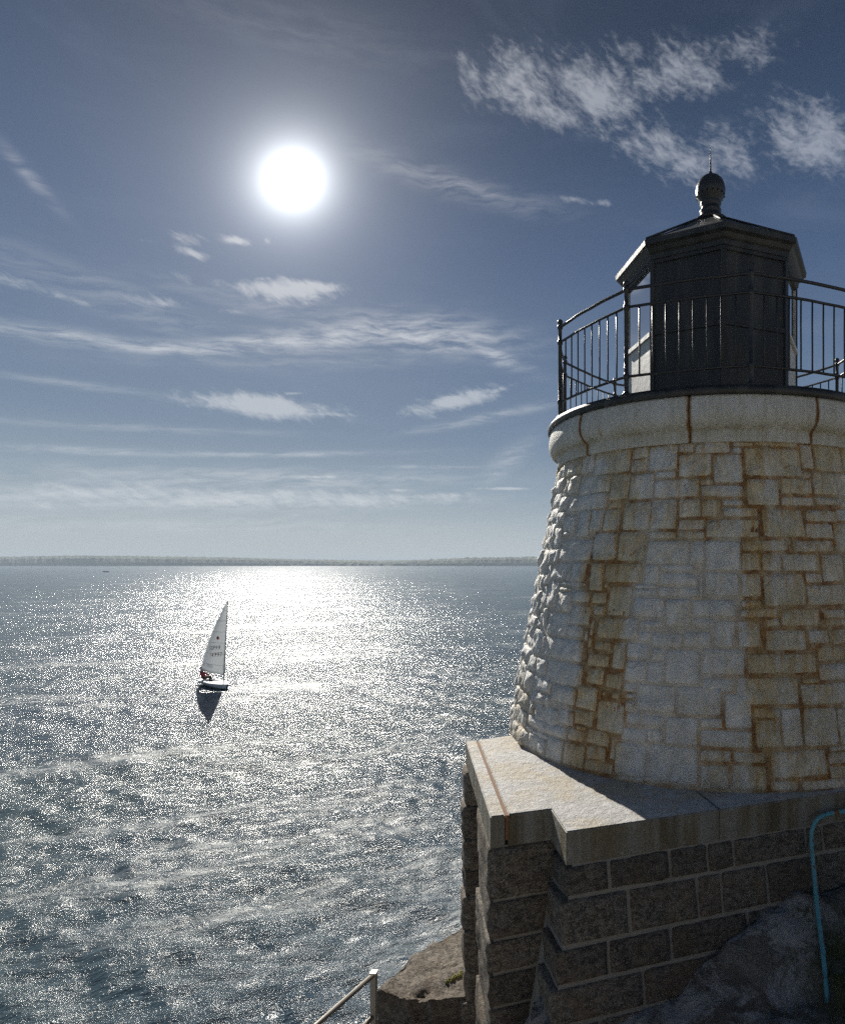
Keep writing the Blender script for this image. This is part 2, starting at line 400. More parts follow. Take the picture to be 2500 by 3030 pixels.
def m_iron(g, b):
    p = g.pos(); n = g.noise(p, 40, 4, .6)
    g.put(b.inputs['Base Color'], g.mix(g.smooth(n, .55, .75), (.022, .024, .028), (.07, .05, .035)))
    b.inputs['Roughness'].default_value = .42
    bump(g, b, n, .5, .008)
def m_rust(g, b):
    p = g.pos(); g.put(b.inputs['Base Color'], g.mix(g.noise(p, 18, 4, .6), (.30, .14, .05), (.12, .055, .025))); b.inputs['Roughness'].default_value = .8
def m_sea(g, b):
    p = g.pos(); px, py, pz = g.sep(p)
    # wind-driven axes
    q = g.xyz(g.vm('DOT_PRODUCT', p, (.93, .37, 0)), g.vm('DOT_PRODUCT', p, (-.37, .93, 0)), 0.0)
    qs = g.vm('MULTIPLY', q, (.55, 1.0, 1))
    h1 = g.noise(qs, 2.3, 6, .68, .5)
    h2 = g.noise(qs, 6.0, 4, .6, .4)
    h3 = g.noise(qs, .28, 4, .55, .4)
    hh = g.m('ADD', g.m('ADD', g.m('MULTIPLY', h1, .40), g.m('MULTIPLY', h2, .13)), g.m('MULTIPLY', h3, .14))
    lane = g.noise(g.vm('MULTIPLY', q, (.10, .5, 1)), .16, 5, .6, .6)
    hh = g.m('MULTIPLY', hh, g.m('ADD', .84, g.m('MULTIPLY', g.smooth(lane, .36, .64), .26)))
    bump(g, b, hh, 1.0, .345)
    b.inputs['Specular IOR Level'].default_value = .17
    # streaks of old foam
    w = g.vm('SCALE', g.vm('SUBTRACT', g.noise(p, .09, 4, .55, out='Color'), (.5, .5, .5)), scale=9.0)
    fq = g.vm('MULTIPLY', g.vm('ADD', q, w), (.16, .75, 1))
    fo = g.noise(fq, .55, 7, .68, .5)
    big = g.noise(g.vm('MULTIPLY', g.vm('ADD', q, w), (.25, .8, 1)), .09, 4, .5)
    foam = g.m('MULTIPLY', g.smooth(fo, .47, .72), g.smooth(big, .42, .62))
    lace = g.smooth(g.noise(q, 3.4, 5, .7, 1.0), .42, .62)
    foam = g.m('MULTIPLY', g.m('MULTIPLY', foam, g.m('ADD', .25, g.m('MULTIPLY', lace, .75))), .85)
    # a few drifting foam lines
    wp = g.vm('ADD', p, g.vm('SCALE', g.vm('SUBTRACT', g.noise(p, .35, 5, .6, out='Color'), (.5, .5, .5)), scale=2.6))
    tot = None
    for (ax_, ay_, bx_, by_, wd, st_) in ((-30, 24.8, -17.0, 31.2, .75, 1.0), (-27, 26.6, -22, 29.6, .7, .7), (-16.5, 16.4, -10.5, 18.6, .6, .75), (-12.5, 14.6, -7, 17.2, .6, .6), (-5.2, 13.2, -3.2, 16.8, .8, .9), (-60, 51, -40, 58, 1.1, .8), (-16, 27, -8, 31, .6, .5), (-20, 19.5, -12, 23.5, .55, .6), (-4, 11.6, -1.5, 13.5, .7, .8), (-6.2, 15.5, -2.2, 21, .9, .6)):
        cx_, cy_ = (ax_ + bx_) / 2, (ay_ + by_) / 2; L_ = math.hypot(bx_ - ax_, by_ - ay_) / 2; ux, uy = (bx_ - ax_) / 2 / L_, (by_ - ay_) / 2 / L_
        dv = g.vm('SUBTRACT', wp, (cx_, cy_, 0))
        a_ = g.vm('DOT_PRODUCT', dv, (ux / L_, uy / L_, 0)); b2 = g.vm('DOT_PRODUCT', dv, (-uy / wd, ux / wd, 0))
        w_ = g.m('MULTIPLY', g.m('EXPONENT', g.m('MULTIPLY', g.m('ADD', g.m('MULTIPLY', a_, a_), g.m('MULTIPLY', b2, b2)), -1.0)), st_)
        tot = w_ if tot is None else g.m('MAXIMUM', tot, w_)
    fl = g.m('MULTIPLY', tot, g.smooth(g.noise(g.vm('MULTIPLY', q, (.5, 1.3, 1)), 2.4, 7, .72, .8), .34, .62))
    foam = g.m('MAXIMUM', foam, g.m('MULTIPLY', fl, .5))
    near = g.noise(p, .035, 3, .5)
    c = g.mix(g.smooth(near, .35, .65), (.046, .078, .112), (.066, .102, .118))
    g.put(b.inputs['Base Color'], g.mix(foam, c, (.62, .66, .66)))
    g.put(b.inputs['Roughness'], g.m('ADD', g.m('MULTIPLY', foam, .45), .165))
    b.inputs['IOR'].default_value = 1.333
def m_coast(g, b):
    p = g.pos(); px, py, pz = g.sep(p)
    n = g.noise(p, .012, 3, .5)
    c = g.mix(g.smooth(n, .4, .6), (.035, .05, .028), (.06, .075, .04))
    c = g.mix(g.m('MULTIPLY', g.smooth(g.noise(g.vm('MULTIPLY', p, (1, 1, 3)), .006, 3), .58, .66), .7), c, (.13, .17, .07))
    c = g.mix(g.smooth(pz, 3.2, 1.0), c, (.30, .28, .25))
    g.put(b.inputs['Base Color'], c); b.inputs['Roughness'].default_value = .95
def m_ground(g, b):
    p = g.pos()
    a = g.noise(p, 1.3, 6, .66, .5); l = g.noise(p, 3.1, 7, .72, .7); f = g.noise(p, 48, 4, .7); m2 = g.noise(p, .6, 4, .55)
    c = g.mix(g.smooth(a, .38, .62), (.17, .15, .125), (.36, .33, .28))
    c = g.mix(g.m('MULTIPLY', g.smooth(l, .46, .58), g.m('ADD', .35, g.m('MULTIPLY', g.smooth(f, .40, .56), .55))), c, (.66, .645, .635))                      # pale lichen crust
    c = g.mix(g.m('MULTIPLY', g.smooth(g.noise(p, 5.5, 6, .7, .5), .56, .67), .6), c, (.05, .047, .042))
    c = g.mix(g.m('MULTIPLY', g.smooth(f, .5, .66), .45), c, (.075, .068, .06))
    nz = g.sep(g.n('ShaderNodeNewGeometry').outputs['Normal'])[2]
    gx = g.attr('moss')
    c = g.mix(g.m('MULTIPLY', gx, g.smooth(g.noise(p, 4, 5, .6), .3, .6)), c, (.095, .105, .038))
    bounce_col = g.mix(g.noise(p, 1.1, 5, .6), (.41, .385, .31), (.33, .315, .255))                                 # unseen slope, straw tone made paler to bounce sun onto the tower
    c = g.mix(g.attr('bounce_slope'), c, bounce_col)
    g.put(b.inputs['Base Color'], c); b.inputs['Roughness'].default_value = .92
    bump(g, b, g.m('ADD', g.noise(p, 14, 7, .68), g.m('MULTIPLY', f, .3)), 1.0, .085)
def m_glass(g, b):           # clear panes under a film of dried salt
    nt = g.nt; p = g.pos()
    tp = g.n('ShaderNodeBsdfTransparent'); tp.inputs[0].default_value = (.86, .95, .95, 1)
    tr = g.n('ShaderNodeBsdfTranslucent'); tr.inputs[0].default_value = (.80, .93, .93, 1)
    gl = g.n('ShaderNodeBsdfGlossy'); gl.inputs['Roughness'].default_value = .04
    fr = g.n('ShaderNodeFresnel'); fr.inputs[0].default_value = 1.45
    m1 = g.n('ShaderNodeMixShader'); g.put(m1.inputs[0], g.m('ADD', .46, g.m('MULTIPLY', g.noise(p, 4, 5, .65), .42)))
    nt.links.new(tp.outputs[0], m1.inputs[1]); nt.links.new(tr.outputs[0], m1.inputs[2])
    m2 = g.n('ShaderNodeMixShader'); nt.links.new(fr.outputs[0], m2.inputs[0]); nt.links.new(m1.outputs[0], m2.inputs[1]); nt.links.new(gl.outputs[0], m2.inputs[2])
    nt.links.new(m2.outputs[0], nt.nodes['Material Output'].inputs[0])
def m_sail(g, b):
    b.inputs['Base Color'].default_value = (.82, .83, .84, 1); b.inputs['Roughness'].default_value = .7
    nt = g.nt; tr = g.n('ShaderNodeBsdfTranslucent'); tr.inputs[0].default_value = (.78, .79, .79, 1)
    mx = g.n('ShaderNodeMixShader'); mx.inputs[0].default_value = .58
    out = nt.nodes['Material Output']
    nt.links.new(b.outputs[0], mx.inputs[1]); nt.links.new(tr.outputs[0], mx.inputs[2]); nt.links.new(mx.outputs[0], out.inputs[0])
def m_window(g, b):
    nt = g.nt; tr = g.n('ShaderNodeBsdfTranslucent'); tr.inputs[0].default_value = (.95, .95, .95, 1)
    mx = g.n('ShaderNodeMixShader'); mx.inputs[0].default_value = .6; b.inputs['Base Color'].default_value = (.9, .9, .9, 1)
    nt.links.new(b.outputs[0], mx.inputs[1]); nt.links.new(tr.outputs[0], mx.inputs[2]); nt.links.new(mx.outputs[0], nt.nodes['Material Output'].inputs[0])
def m_pipe(g, b):
    p = g.pos(); n = g.noise(p, 26, 4, .6)
    c = g.mix(g.noise(p, 6, 3), (.085, .30, .36), (.12, .36, .42))
    g.put(b.inputs['Base Color'], g.mix(g.smooth(n, .58, .68), c, (.12, .06, .035))); b.inputs['Roughness'].default_value = .45
def m_lpanel(g, b):
    p = g.pos(); n = g.noise(p, 7, 5, .65)
    g.put(b.inputs['Base Color'], g.mix(g.smooth(n, .52, .7), (.68, .67, .64), (.48, .44, .37))); b.inputs['Roughness'].default_value = .55
    bump(g, b, n, .3, .02)
def m_steel(g, b):
    p = g.pos(); g.put(b.inputs['Base Color'], g.mix(g.noise(p, 30, 4), (.34, .315, .285), (.25, .23, .20)))
    b.inputs['Roughness'].default_value = .5; b.inputs['Metallic'].default_value = .35

M = dict(paint=material('painted_stone', m_paint), cornice=material('painted_cornice', m_cornice), granite=material('granite', m_granite((1.0, .97, .92))),
         granite_brown=material('brown_granite', m_granite((1.45, 1.36, 1.26), .05)), concrete=material('concrete', m_concrete), mortar=material('mortar', m_mortar),
         black=material('black_metal', m_black), iron=material('black_iron', m_iron), rust=material('rusty_steel', m_rust), sea=material('sea_water', m_sea),
         coast=material('wooded_coast', m_coast), ground=material('lichen_rock', m_ground), glass=material('lantern_glass', m_glass), sail=material('sail_cloth', m_sail),
         pipe=material('blue_paint', m_pipe), lpanel=material('white_panel', m_lpanel), steel=material('galvanised_steel', m_steel),
         window=material('sail_window', m_window),
         white=flat('white_gelcoat', (.74, .75, .77), .35), green=flat('green_hull_shade', (.02, .10, .05), .35), alu=flat('aluminium', (.35, .35, .36), .4, .8),
         red=flat('red_jacket', (.33, .03, .045), .8), dark=flat('dark_trousers', (.02, .018, .022), .8), skin=flat('skin', (.45, .26, .19), .6),
         redprint=flat('red_print', (.45, .02, .03), .7), blackprint=flat('dark_print', (.07, .07, .075), .7), grass=flat('grass_blade', (.075, .085, .025), .7),
         moss=flat('yellow_moss', (.20, .19, .04), .9), darkhole=flat('vent_black', (.006, .006, .006), .9), house=flat('white_house', (.75, .74, .71), .7), slate=flat('grey_roof', (.16, .16, .17), .8))

# ------------------------------------------------------------------ sea
def build_sea():
    az_f = np.arange(-62, 46.001, .15); az_l = np.arange(-180, -62, 4.0); az_r = np.arange(50, 180.001, 4.0)
    az = np.radians(np.concatenate((az_l, az_f, az_r)))
    t = np.linspace(5.0 ** -.5, 9000.0 ** -.5, 700); r = t ** -2.0
    A, Rr = np.meshgrid(az, r)
    X = Rr * np.sin(A); Y = Rr * np.cos(A)
    dr = np.gradient(r)[:, None] * np.ones_like(A)
    da = Rr * R_(.15)
    sp = np.maximum(dr, da)
    Z = np.zeros_like(X)
    g = np.random.default_rng(3)
    for i in range(64):
        lam = .45 * (18 / .45) ** g.random(); k = 2 * math.pi / lam
        th = R_(68) + g.normal(0, R_(32)); amp = .0062 * lam ** .85 * (.32 if lam > 2.5 else .9) * (.5 + g.random())
        if lam > 9: amp *= .45
        att = np.clip((lam / sp - 2.2) / 3.0, 0, 1)
        Z += att * amp * np.sin(k * (X * math.cos(th) + Y * math.sin(th)) + g.random() * 6.283)
    Z = Z + .6 * np.abs(Z) * Z.clip(0)       # slightly peaked crests
    n, m = X.shape
    v = np.stack((X.ravel(), Y.ravel(), Z.ravel()), 1)
    i, j = np.meshgrid(np.arange(n - 1), np.arange(m - 1), indexing='ij')
    f = np.stack((i * m + j, (i + 1) * m + j, (i + 1) * m + j + 1, i * m + j + 1), -1).reshape(-1, 4)[:, ::-1]
    me = bpy.data.meshes.new('sea'); me.vertices.add(len(v)); me.vertices.foreach_set('co', v.ravel().astype(np.float32))
    me.loops.add(f.size); me.loops.foreach_set('vertex_index', f.ravel().astype(np.int32)); me.polygons.add(len(f))
    me.polygons.foreach_set('loop_start', np.arange(0, f.size, 4, dtype=np.int32)); me.polygons.foreach_set('loop_total', np.full(len(f), 4, dtype=np.int32))
    me.polygons.foreach_set('use_smooth', np.ones(len(f), dtype=bool)); me.update(calc_edges=True)
    tag(link('sea', me, M['sea']), kind='structure')
build_sea()

# ------------------------------------------------------------------ far coast
def top_profile(u):        # crest height (px of the 1736 view above the shoreline) read along the coast
    return np.interp(u, [-900, -300, 0, 160, 330, 470, 560, 700, 780, 850, 960, 1100, 1300, 2500, 4000], [14, 17, 20, 23, 21, 19, 15.5, 13, 10.5, 13, 18, 20, 19, 17, 14])
def build_coast():
    g = np.random.default_rng(11)
    D0 = 2150.0
    us = np.arange(-1500, 3600, 1.6)
    depth = [0, 6, 14, 40, 75, 160, 300]
    prof = [-.03, .09, .30, .68, .93, 1.0, .9]
    V = []; Fc = []
    nz = np.zeros_like(us)
    for k in range(5):
        s = 3 * 2.1 ** k; ph = g.random() * 100
        nz += np.array([mnoise.noise(Vector((u_ / s, ph, 0))) for u_ in us]) * (.55 * 1.35 ** k)
    for i, u_ in enumerate(us):
        xr = (u_ * 1.4401 - CX) / F
        hp = top_profile(u_) + nz[i] * .55
        for dd, pf in zip(depth, prof):
            Yd = D0 + dd + 60 * mnoise.noise(Vector((u_ / 130, 3.3, 0)))
            cr = mnoise.noise(Vector((u_ / 9.0, dd / 40, 7))) * 3.6 + mnoise.noise(Vector((u_ / 4.2, dd / 18, 2))) * 2.2
            z = hp * 1.4401 / F * D0 * pf + (cr if pf > .25 else 0)
            V.append((xr * Yd, Yd, z - (.6 if pf < 0 else 0)))
    m = len(depth)
    for i in range(len(us) - 1):
        for k in range(m - 1): Fc.append((i * m + k, (i + 1) * m + k, (i + 1) * m + k + 1, i * m + k + 1))
    tag(mesh('hills', V, Fc, M['coast']), 'low wooded coast across the water fading into haze', 'hills', kind='structure')
    # a fainter ridge farther off, showing in the dip of the nearer coast
    V = []; Fc = []
    for i, u_ in enumerate(np.arange(500, 1100, 3.0)):
        Yd = 4300.0; xr = (u_ * 1.4401 - CX) / F
        h = np.interp(u_, [500, 640, 720, 800, 900, 1000, 1100], [20, 28, 33, 35, 33, 28, 20]) + 2.2 * mnoise.noise(Vector((u_ / 9, 1, 1)))
        for dd, pf in ((0, -.02), (150, .7), (300, 1.0), (700, .8)): V.append((xr * (Yd + dd), Yd + dd, h * pf))
        if i:
            for k in range(3): a = (i - 1) * 4 + k; Fc.append((a, a + 4, a + 5, a + 1))
    tag(mesh('hills', V, Fc, M['coast']), 'faint far ridge behind the dip of the coast', 'hills', kind='structure')
    spots = [(212, 1150.5, 9, 'white house among trees high on the left of the coast'), (226, 1151, 6, 'small white house just right of the high white house on the coast'),
             (232, 1158.5, 7, 'white boathouse near the shore on the left of the coast'), (716, 1158.2, 8, 'white house by the shore at the dip of the coast'),
             (736, 1158.4, 10, 'long white house beside the shore right of the coast dip'), (853, 1158.2, 8, 'lone white house low on the right half of the coast'), (670, 1158.6, 7, 'pale house at the water left of the coast dip')]
    for u_, v_, w, lb in spots:
        xr = (u_ * 1.4401 - CX) / F; Yd = D0 + (150 if v_ < 1155 else 4); z = max((1162.7 - v_), .5) * 1.4401 / F * D0 - 2.0
        e = empty('house', (xr * Yd, Yd, z), lb, 'house', 'white houses on the far coast')
        b_ = MB().box((xr * Yd - w / 2, Yd - 26, z), (w, 0, 0), (0, 5, 0), (0, 0, 4)); b_.build('wall', M['house'], e)
        x0, x1, y0, y1 = xr * Yd - w / 2 - .3, xr * Yd + w / 2 + .3, Yd - 26.4, Yd - 20.6
        MB().add([(x0, y0, z + 4), (x1, y0, z + 4), (x1, y1, z + 4), (x0, y1, z + 4), (x0, (y0 + y1) / 2, z + 6.2), (x1, (y0 + y1) / 2, z + 6.2)],
                 [(0, 1, 5, 4), (2, 3, 4, 5), (0, 4, 3), (1, 2, 5)]).build('roof', M['slate'], e)
    # rock awash far out on the left
    bm = bmesh.new(); bmesh.ops.create_icosphere(bm, subdivisions=3, radius=1)
    for v in bm.verts:
        n_ = 1 + .35 * fbm(v.co, 1.4, 3); v.co = Vector((v.co.x * 3.4 * n_, v.co.y * 2 * n_, v.co.z * .95 * n_)) + Vector((-533, 640, .1))
    tag(from_bm('rock', bm, M['granite']), 'low dark rock breaking the water far off near the left coast', 'rock')
build_coast()

# ------------------------------------------------------------------ ground and rocks
U = Vector((.948, .317, 0)).normalized(); Vv = Vector((-U.y, U.x, 0))
PA, PB, PC, PD = Vector((-1.58, 6.61, 0)), Vector((-.92, 4.64, 0)), Vector((-.47, 4.79, 0)), Vector((-.32, 4.38, 0))
ZB = H - 1.9445; ST = .245; ZS = ZB - ST
def sm(x, a, b):
    t = min(max((x - a) / (b - a), 0), 1); return t * t * (3 - 2 * t)
def ground_z(x, y):
    q = Vector((x, y, 0)) - PD; s = q.dot(U); w = q.dot(Vv)
    # along the foot of the wall, then up towards the viewer, then the hillside behind
    foot = -3.32 + .62 * sm(s, .2, 2.1) + .05 * max(0, s - 2.1)
    near = -1.72 + .05 * x
    k = sm(y, .2, 3.4)
    foot -= .26 * sm(-w, .15, .65)
    z = near * (1 - k) + foot * k
    if y > 3.4: z += .0
    z += .40 * max(0, -1.0 - y) * (1 if y > -22 else 22 / -y) * sm(x, -9, 0) 
    z += .10 * fbm((x, y, 0), .9, 4) + .05 * fbm((x, y, 5), 3.2, 4) + .07 * abs(fbm((x, y, 8), 3.0, 4)) + .06 * abs(fbm((x * .6, y * 1.6, 4), 1.6, 3))
    edge = -.15 + .35 * fbm((y, 1.7, 3), .8, 3) - 2.5 * (1 - sm(y, .5, 3.2)) - .35 * max(0, -y)
    if x < edge: z -= 1.35 * (edge - x) + .5 * (edge - x) ** .5 * (edge - x)
    if y > 6: z -= 0.0
    return max(z, -11.5)
def build_ground():
    def axis(lo, a, b, hi, fine, coarse):
        out = list(np.arange(a, b, fine)); x = a
        st = fine
        while x > lo: st = min(st * 1.25, coarse); x -= st; out.insert(0, x)
        x = b; st = fine; out.append(b)
        while x < hi: st = min(st * 1.25, coarse); x += st; out.append(x)
        return out
    xs = axis(-30, -.9, 4.2, 45, .055, 2.0); ys = axis(-45, 2.4, 5.4, 40, .055, 2.0)
    V = []; ms = []; tf = []
    for y in ys:
        for x in xs:
            z = ground_z(x, y); V.append((x, y, z + H)); tf.append(sm(-y, -1.2, .6))
            ms.append(sm(x, 1.15, 1.7) * (1 - .75 * sm(z, -2.9, -2.75)) if y > 0 else 0.0)
    n = len(xs); Fc = [(j * n + i, j * n + i + 1, (j + 1) * n + i + 1, (j + 1) * n + i) for j in range(len(ys) - 1) for i in range(n - 1)]
    tag(mesh('ground', V, Fc, M['ground'], None, True, {'moss': ms, 'bounce_slope': tf}), kind='structure')
    # grass on the rock by the pipe
    mb = MB(); g = random.Random(5)
    for i in range(5200):
        x = g.uniform(1.0, 3.0); y = g.uniform(3.1, 4.75)
        if g.random() > sm(x + .25 * fbm((x, y, 1), 2.5, 3), 1.25, 1.75) * .9 + (.06 if fbm((x, y, 9), 3, 2) > .15 else 0): continue
        if (Vector((x, y, 0)) - PD).dot(Vv) > -.18: continue
        z = ground_z(x, y) + H - .01; h = g.uniform(.03, .095); a = g.uniform(0, 6.28); l = g.uniform(.2, .9) * h
        w = .0035; dx, dy = math.cos(a), math.sin(a)
        mb.add([(x - dy * w, y + dx * w, z), (x + dy * w, y - dx * w, z), (x + dx * l * .4 + dy * w * .7, y + dy * l * .4 - dx * w * .7, z + h * .6), (x + dx * l * .4 - dy * w * .7, y + dy * l * .4 + dx * w * .7, z + h * .6), (x + dx * l, y + dy * l, z + h)],
               [(0, 1, 2, 3), (3, 2, 4)])
    tag(mb.build('grass', M['grass']), 'sparse grass growing on the rock around the foot of the blue pipe', 'grass', kind='stuff')
build_ground()

def build_ledge():
    zt = -4.6
    poly = [(-2.50, 6.53), (-2.14, 6.40), (-1.86, 6.376), (-1.50, 6.42), (-1.38, 7.4), (-1.87, 7.62), (-2.32, 7.07)]
    def tier(poly, ztop, zbot, flare, seed, name_seed):
        bm = bmesh.new(); cx = sum(p[0] for p in poly) / len(poly); cy = sum(p[1] for p in poly) / len(poly)
        # dense top grid clipped to the outline, then skirts
        lev = [(1.0, 0.0), (1.012, -.03), (1.02, -.12), (1.03, -.32), (1.035, -.40), (1.05, -.6), (1.1, -1.1), (flare, zbot - ztop)]
        pts = []
        for i in range(len(poly)):
            a, b = poly[i], poly[(i + 1) % len(poly)]; L = math.dist(a, b); m = max(2, int(L / .055))
            for k in range(m): pts.append((a[0] + (b[0] - a[0]) * k / m, a[1] + (b[1] - a[1]) * k / m))
        n = len(pts); rings = []
        for f_ in [.02, .12, .22, .32, .42, .52, .62, .70, .78, .85, .91, .955, .985]:
            rings.append([(cx + (p[0] - cx) * f_, cy + (p[1] - cy) * f_, ztop) for p in pts])
        for f_, dz in lev: rings.append([(cx + (p[0] - cx) * f_, cy + (p[1] - cy) * f_, ztop + dz) for p in pts])
        vs = []
        for ri, rg in enumerate(rings):
            row = []
            for (x, y, z) in rg:
                q = Vector((x, y, z)) + Vector((seed, 0, 0))
                n1 = fbm(q, 1.8, 4); n2 = fbm(q, 7, 4); side = ri >= 13
                dz = .035 * n1 + .016 * n2
                dxy = (.05 * n1 + .03 * n2) * (1 if side else 0)
                # bedding crack across the front face
                if side and -.36 < z - ztop < -.30: dxy -= .02
                o = Vector((x - cx, y - cy, 0)); o.normalize()
                # split running down the front
                cr = abs(x - (-1.98 + .10 * (z - ztop) + .05 * n1)); 
                if side and y < cy and cr < .09: dxy -= .07 * (1 - cr / .09)
                row.append(bm.verts.new((x + o.x * dxy, y + o.y * dxy, z + dz + H - (.05 * (1 - cr / .09) if (cr < .09 and y < poly[1][1] + .12) else 0))))
            vs.append(row)
        for a in range(len(vs) - 1):
            for k in range(n): bm.faces.new((vs[a][k], vs[a][(k + 1) % n], vs[a + 1][(k + 1) % n], vs[a + 1][k]))
        bm.faces.new(vs[0])
        return bm
    e = empty('rock_ledge', (-2.0, 6.8, H + zt), 'flat topped brown granite ledge beside the foot of the platform piers', 'rock')
    from_bm('ledge_block', tier(poly, zt, -9.9, 1.5, 0, 1), M['granite_brown'], e, True)
    low = [(-3.1, 4.6), (-1.7, 4.3), (-1.2, 5.6), (-1.4, 6.3), (-2.3, 6.5), (-2.75, 6.2)]
    from_bm('lower_block', tier(low, -5.02, -9.9, 1.35, 9, 2), M['granite_brown'], e, True)
    # yellow moss tuft on the ledge against the pier
    bm = bmesh.new(); g = random.Random(3)
    for i in range(26):
        t = g.random(); x = -1.80 + .17 * t + g.gauss(0, .012); y = 6.62 + .16 * t + g.gauss(0, .02)
        bmesh.ops.create_icosphere(bm, subdivisions=1, radius=g.uniform(.012, .026), matrix=Matrix.Translation((x, y, H + zt + .015)))
    tag(from_bm('moss', bm, M['moss']), 'yellow green moss tuft in the crack on top of the brown ledge', 'moss', kind='stuff')
build_ledge()

# ------------------------------------------------------------------ stone platform under the tower
XT, YT = 1.26, 7.609
C2 = (XT, YT)
def build_platform():
    e = empty('stone_platform', (PD.x, PD.y, H - 3.3), 'granite block platform with concrete cap carrying the white lighthouse', 'platform')
    # cap: outline in plan, slit along the left edge, joint in the front face
    off = .115
    PA2 = PA + U * off; PB2 = PB + U * off
    g2 = U * .022
    s_j = 1.247
    J = PD + U * s_j
    E2 = PD + U * 4.9; E3 = E2 + Vv * 5.4
    back = [(-1.09, 6.86), (-.98, 7.2), (-1.2, 8.0), (-.9, 9.3), (.5, 10.6), (E3.x - .6, E3.y + .2)]
    def pl(l): return [(p[0], p[1]) for p in l]
    def cap(poly, zb=ZS, zt=ZB, name='cap_slab', bev=.008):
        bm = bmesh.new(); mb = MB().prism(poly, zb, zt)
        vs = [bm.verts.new(v) for v in mb.v]; [bm.faces.new([vs[i] for i in f]) for f in mb.f]
        bmesh.ops.recalc_face_normals(bm, faces=bm.faces[:])
        bmesh.ops.bevel(bm, geom=[ed for ed in bm.edges if ed.verts[0].co.z > zt - .01 and ed.verts[1].co.z > zt - .01], offset=bev, segments=2, affect='EDGES')
        return from_bm(name, bm, M['concrete'], e)
    cap(pl([PA2 + g2, PB2 + g2, PC, PD, J - U * .003, J - U * .003 + Vv * 2.0]) + back[:1][::-1])
    cap(pl([J + U * .003, E2, E3]) + back[::-1][:-1] + pl([Vector((-1.085, 6.87, 0)), J + U * .003 + Vv * 2.0]))
    cap(pl([PA, PB, PB2 - g2 * .2, PA2 - g2 * .2]), name='edge_strip')
    st = MB(); st.prism(pl([PA2, PB2 - Vv * .008, PB2 + g2 * .95 - Vv * .008, PA2 + g2 * .95]), ZS + .05, ZB - .012)
    st.build('rusty_strip', M['rust'], e)
    MB().box(PB2 + Vector((0, 0, ZB - .05)) - Vv * .022, U * .022, Vv * .03, (0, 0, .052)).build('strip_end', M['rust'], e)
    zlow = H - 7.2
    # mortar core (battered front wall, two piers, recess between them)
    bt = .178
    def wallpt(s, z, out=0.0, w=0.0):       # point on the battered front wall: s along, z height
        k = bt * (ZS - z) + out
        return PD + U * s + Vv * (w - k) + Vector((0, 0, z))
    ins = -.004
    mb = MB()
    def core(p_top, p_bot):
        n = len(p_top); v = [tuple(p) for p in p_bot] + [tuple(p) for p in p_top]
        mb.add(v, [tuple(range(n))[::-1], tuple(range(n, 2 * n))] + [(i, (i + 1) % n, n + (i + 1) % n, n + i) for i in range(n)])
    def frame(z):
        k = bt * (ZS - z)
        a = PD + U * (-k + .05) + Vv * (-k - ins); b_ = PD + U * 4.85 + Vv * (-k - ins)
        return [Vector((p.x, p.y, z)) for p in (a, b_, PD + U * 4.85 + Vv * 2.6, PD + U * (-k + .05) + Vv * 2.6)]
    core(frame(ZS - .001), frame(zlow))
    mb.prism(pl([PB + U * .026 + Vv * .022, PC + U * .1 + Vv * .022, PC + U * .1 + Vv * .9, PB + U * .026 + Vv * .84]), zlow, ZS - .001)
    mb.prism(pl([PA + U * .025 - Vv * .262, PA + U * .5 - Vv * .262, PA + U * .5 - Vv * .0, PA + U * .015 - Vv * .0]), zlow, ZS - .001)
    mb.prism(pl([PA + U * .34 - Vv * 1.3, PA + U * .9 - Vv * 1.3, PA + U * .9 - Vv * .05, PA + U * .34 - Vv * .05]), zlow, ZS - .001)
    mb.build('mortar_core', M['mortar'], e)
    zl = lambda l: [H + q for q in l]
    # pier by the near left corner: one squared stone per course
    seed = 0
    cz = zl([-2.1895, -2.608, -2.912, -3.173, -3.433, -3.70, -3.98, -4.3, -4.65, -5.05, -5.5])
    wB = (PC - PB).dot(U)
    for a, b in zip(cz, cz[1:]):
        seed += 1; hh = a - b - .026; dep = .86
        c = PB + U * (wB / 2 + .06) + Vv * (dep / 2 + .004); wd = wB + .10
        c = c + Vector((0, 0, (a + b) / 2)) - U * (.03 - .012 * (seed % 3))
        from_bm('granite_block', rock_box(c, (U, Vv, (0, 0, 1)), (wd, dep, hh), 10, .018, 3.2, seed, .006), M['granite'], e, True)
    # far left pier
    cz = zl([-2.1895, -2.55, -2.90, -3.23, -3.50, -3.857, -4.26, -4.62, -5.0, -5.5, -6.0])
    for a, b in zip(cz, cz[1:]):
        seed += 1; hh = a - b - .020
        c = PA + U * (.25 - .03 + .012 * (seed % 3)) - Vv * .14 + Vector((0, 0, (a + b) / 2))
        from_bm('granite_block', rock_box(c, (U, Vv, (0, 0, 1)), (.54, .28, hh), 9, .018, 3.6, seed, .006), M['granite_brown'], e, True)
    # recess between the piers
    cz = zl([-2.1895, -2.7, -3.2, -3.7, -4.3, -5.0])
    for a, b in zip(cz, cz[1:]):
        seed += 1
        c = PA + U * .40 - Vv * .73 + Vector((0, 0, (a + b) / 2))
        from_bm('granite_block', rock_box(c, (U, Vv, (0, 0, 1)), (.16, .86, a - b - .02), 6, .02, 3.2, seed), M['granite'], e, True)
    # battered front wall, courses read off the photograph
    def s_of(z3x, z):           # z3x: column in a 1736 px view of region (1300..2500)
        px = 1300 + z3x / 1.4467; t = (px - CX) / F; k = bt * (ZS - (z + H))
        ox, oy = PD.x - Vv.x * k, PD.y - Vv.y * k
        return (t * oy - ox) / (U.x - t * U.y)
    lines = [-2.1895, -2.409, -2.723, -2.965, -3.215, -3.48, -3.78]
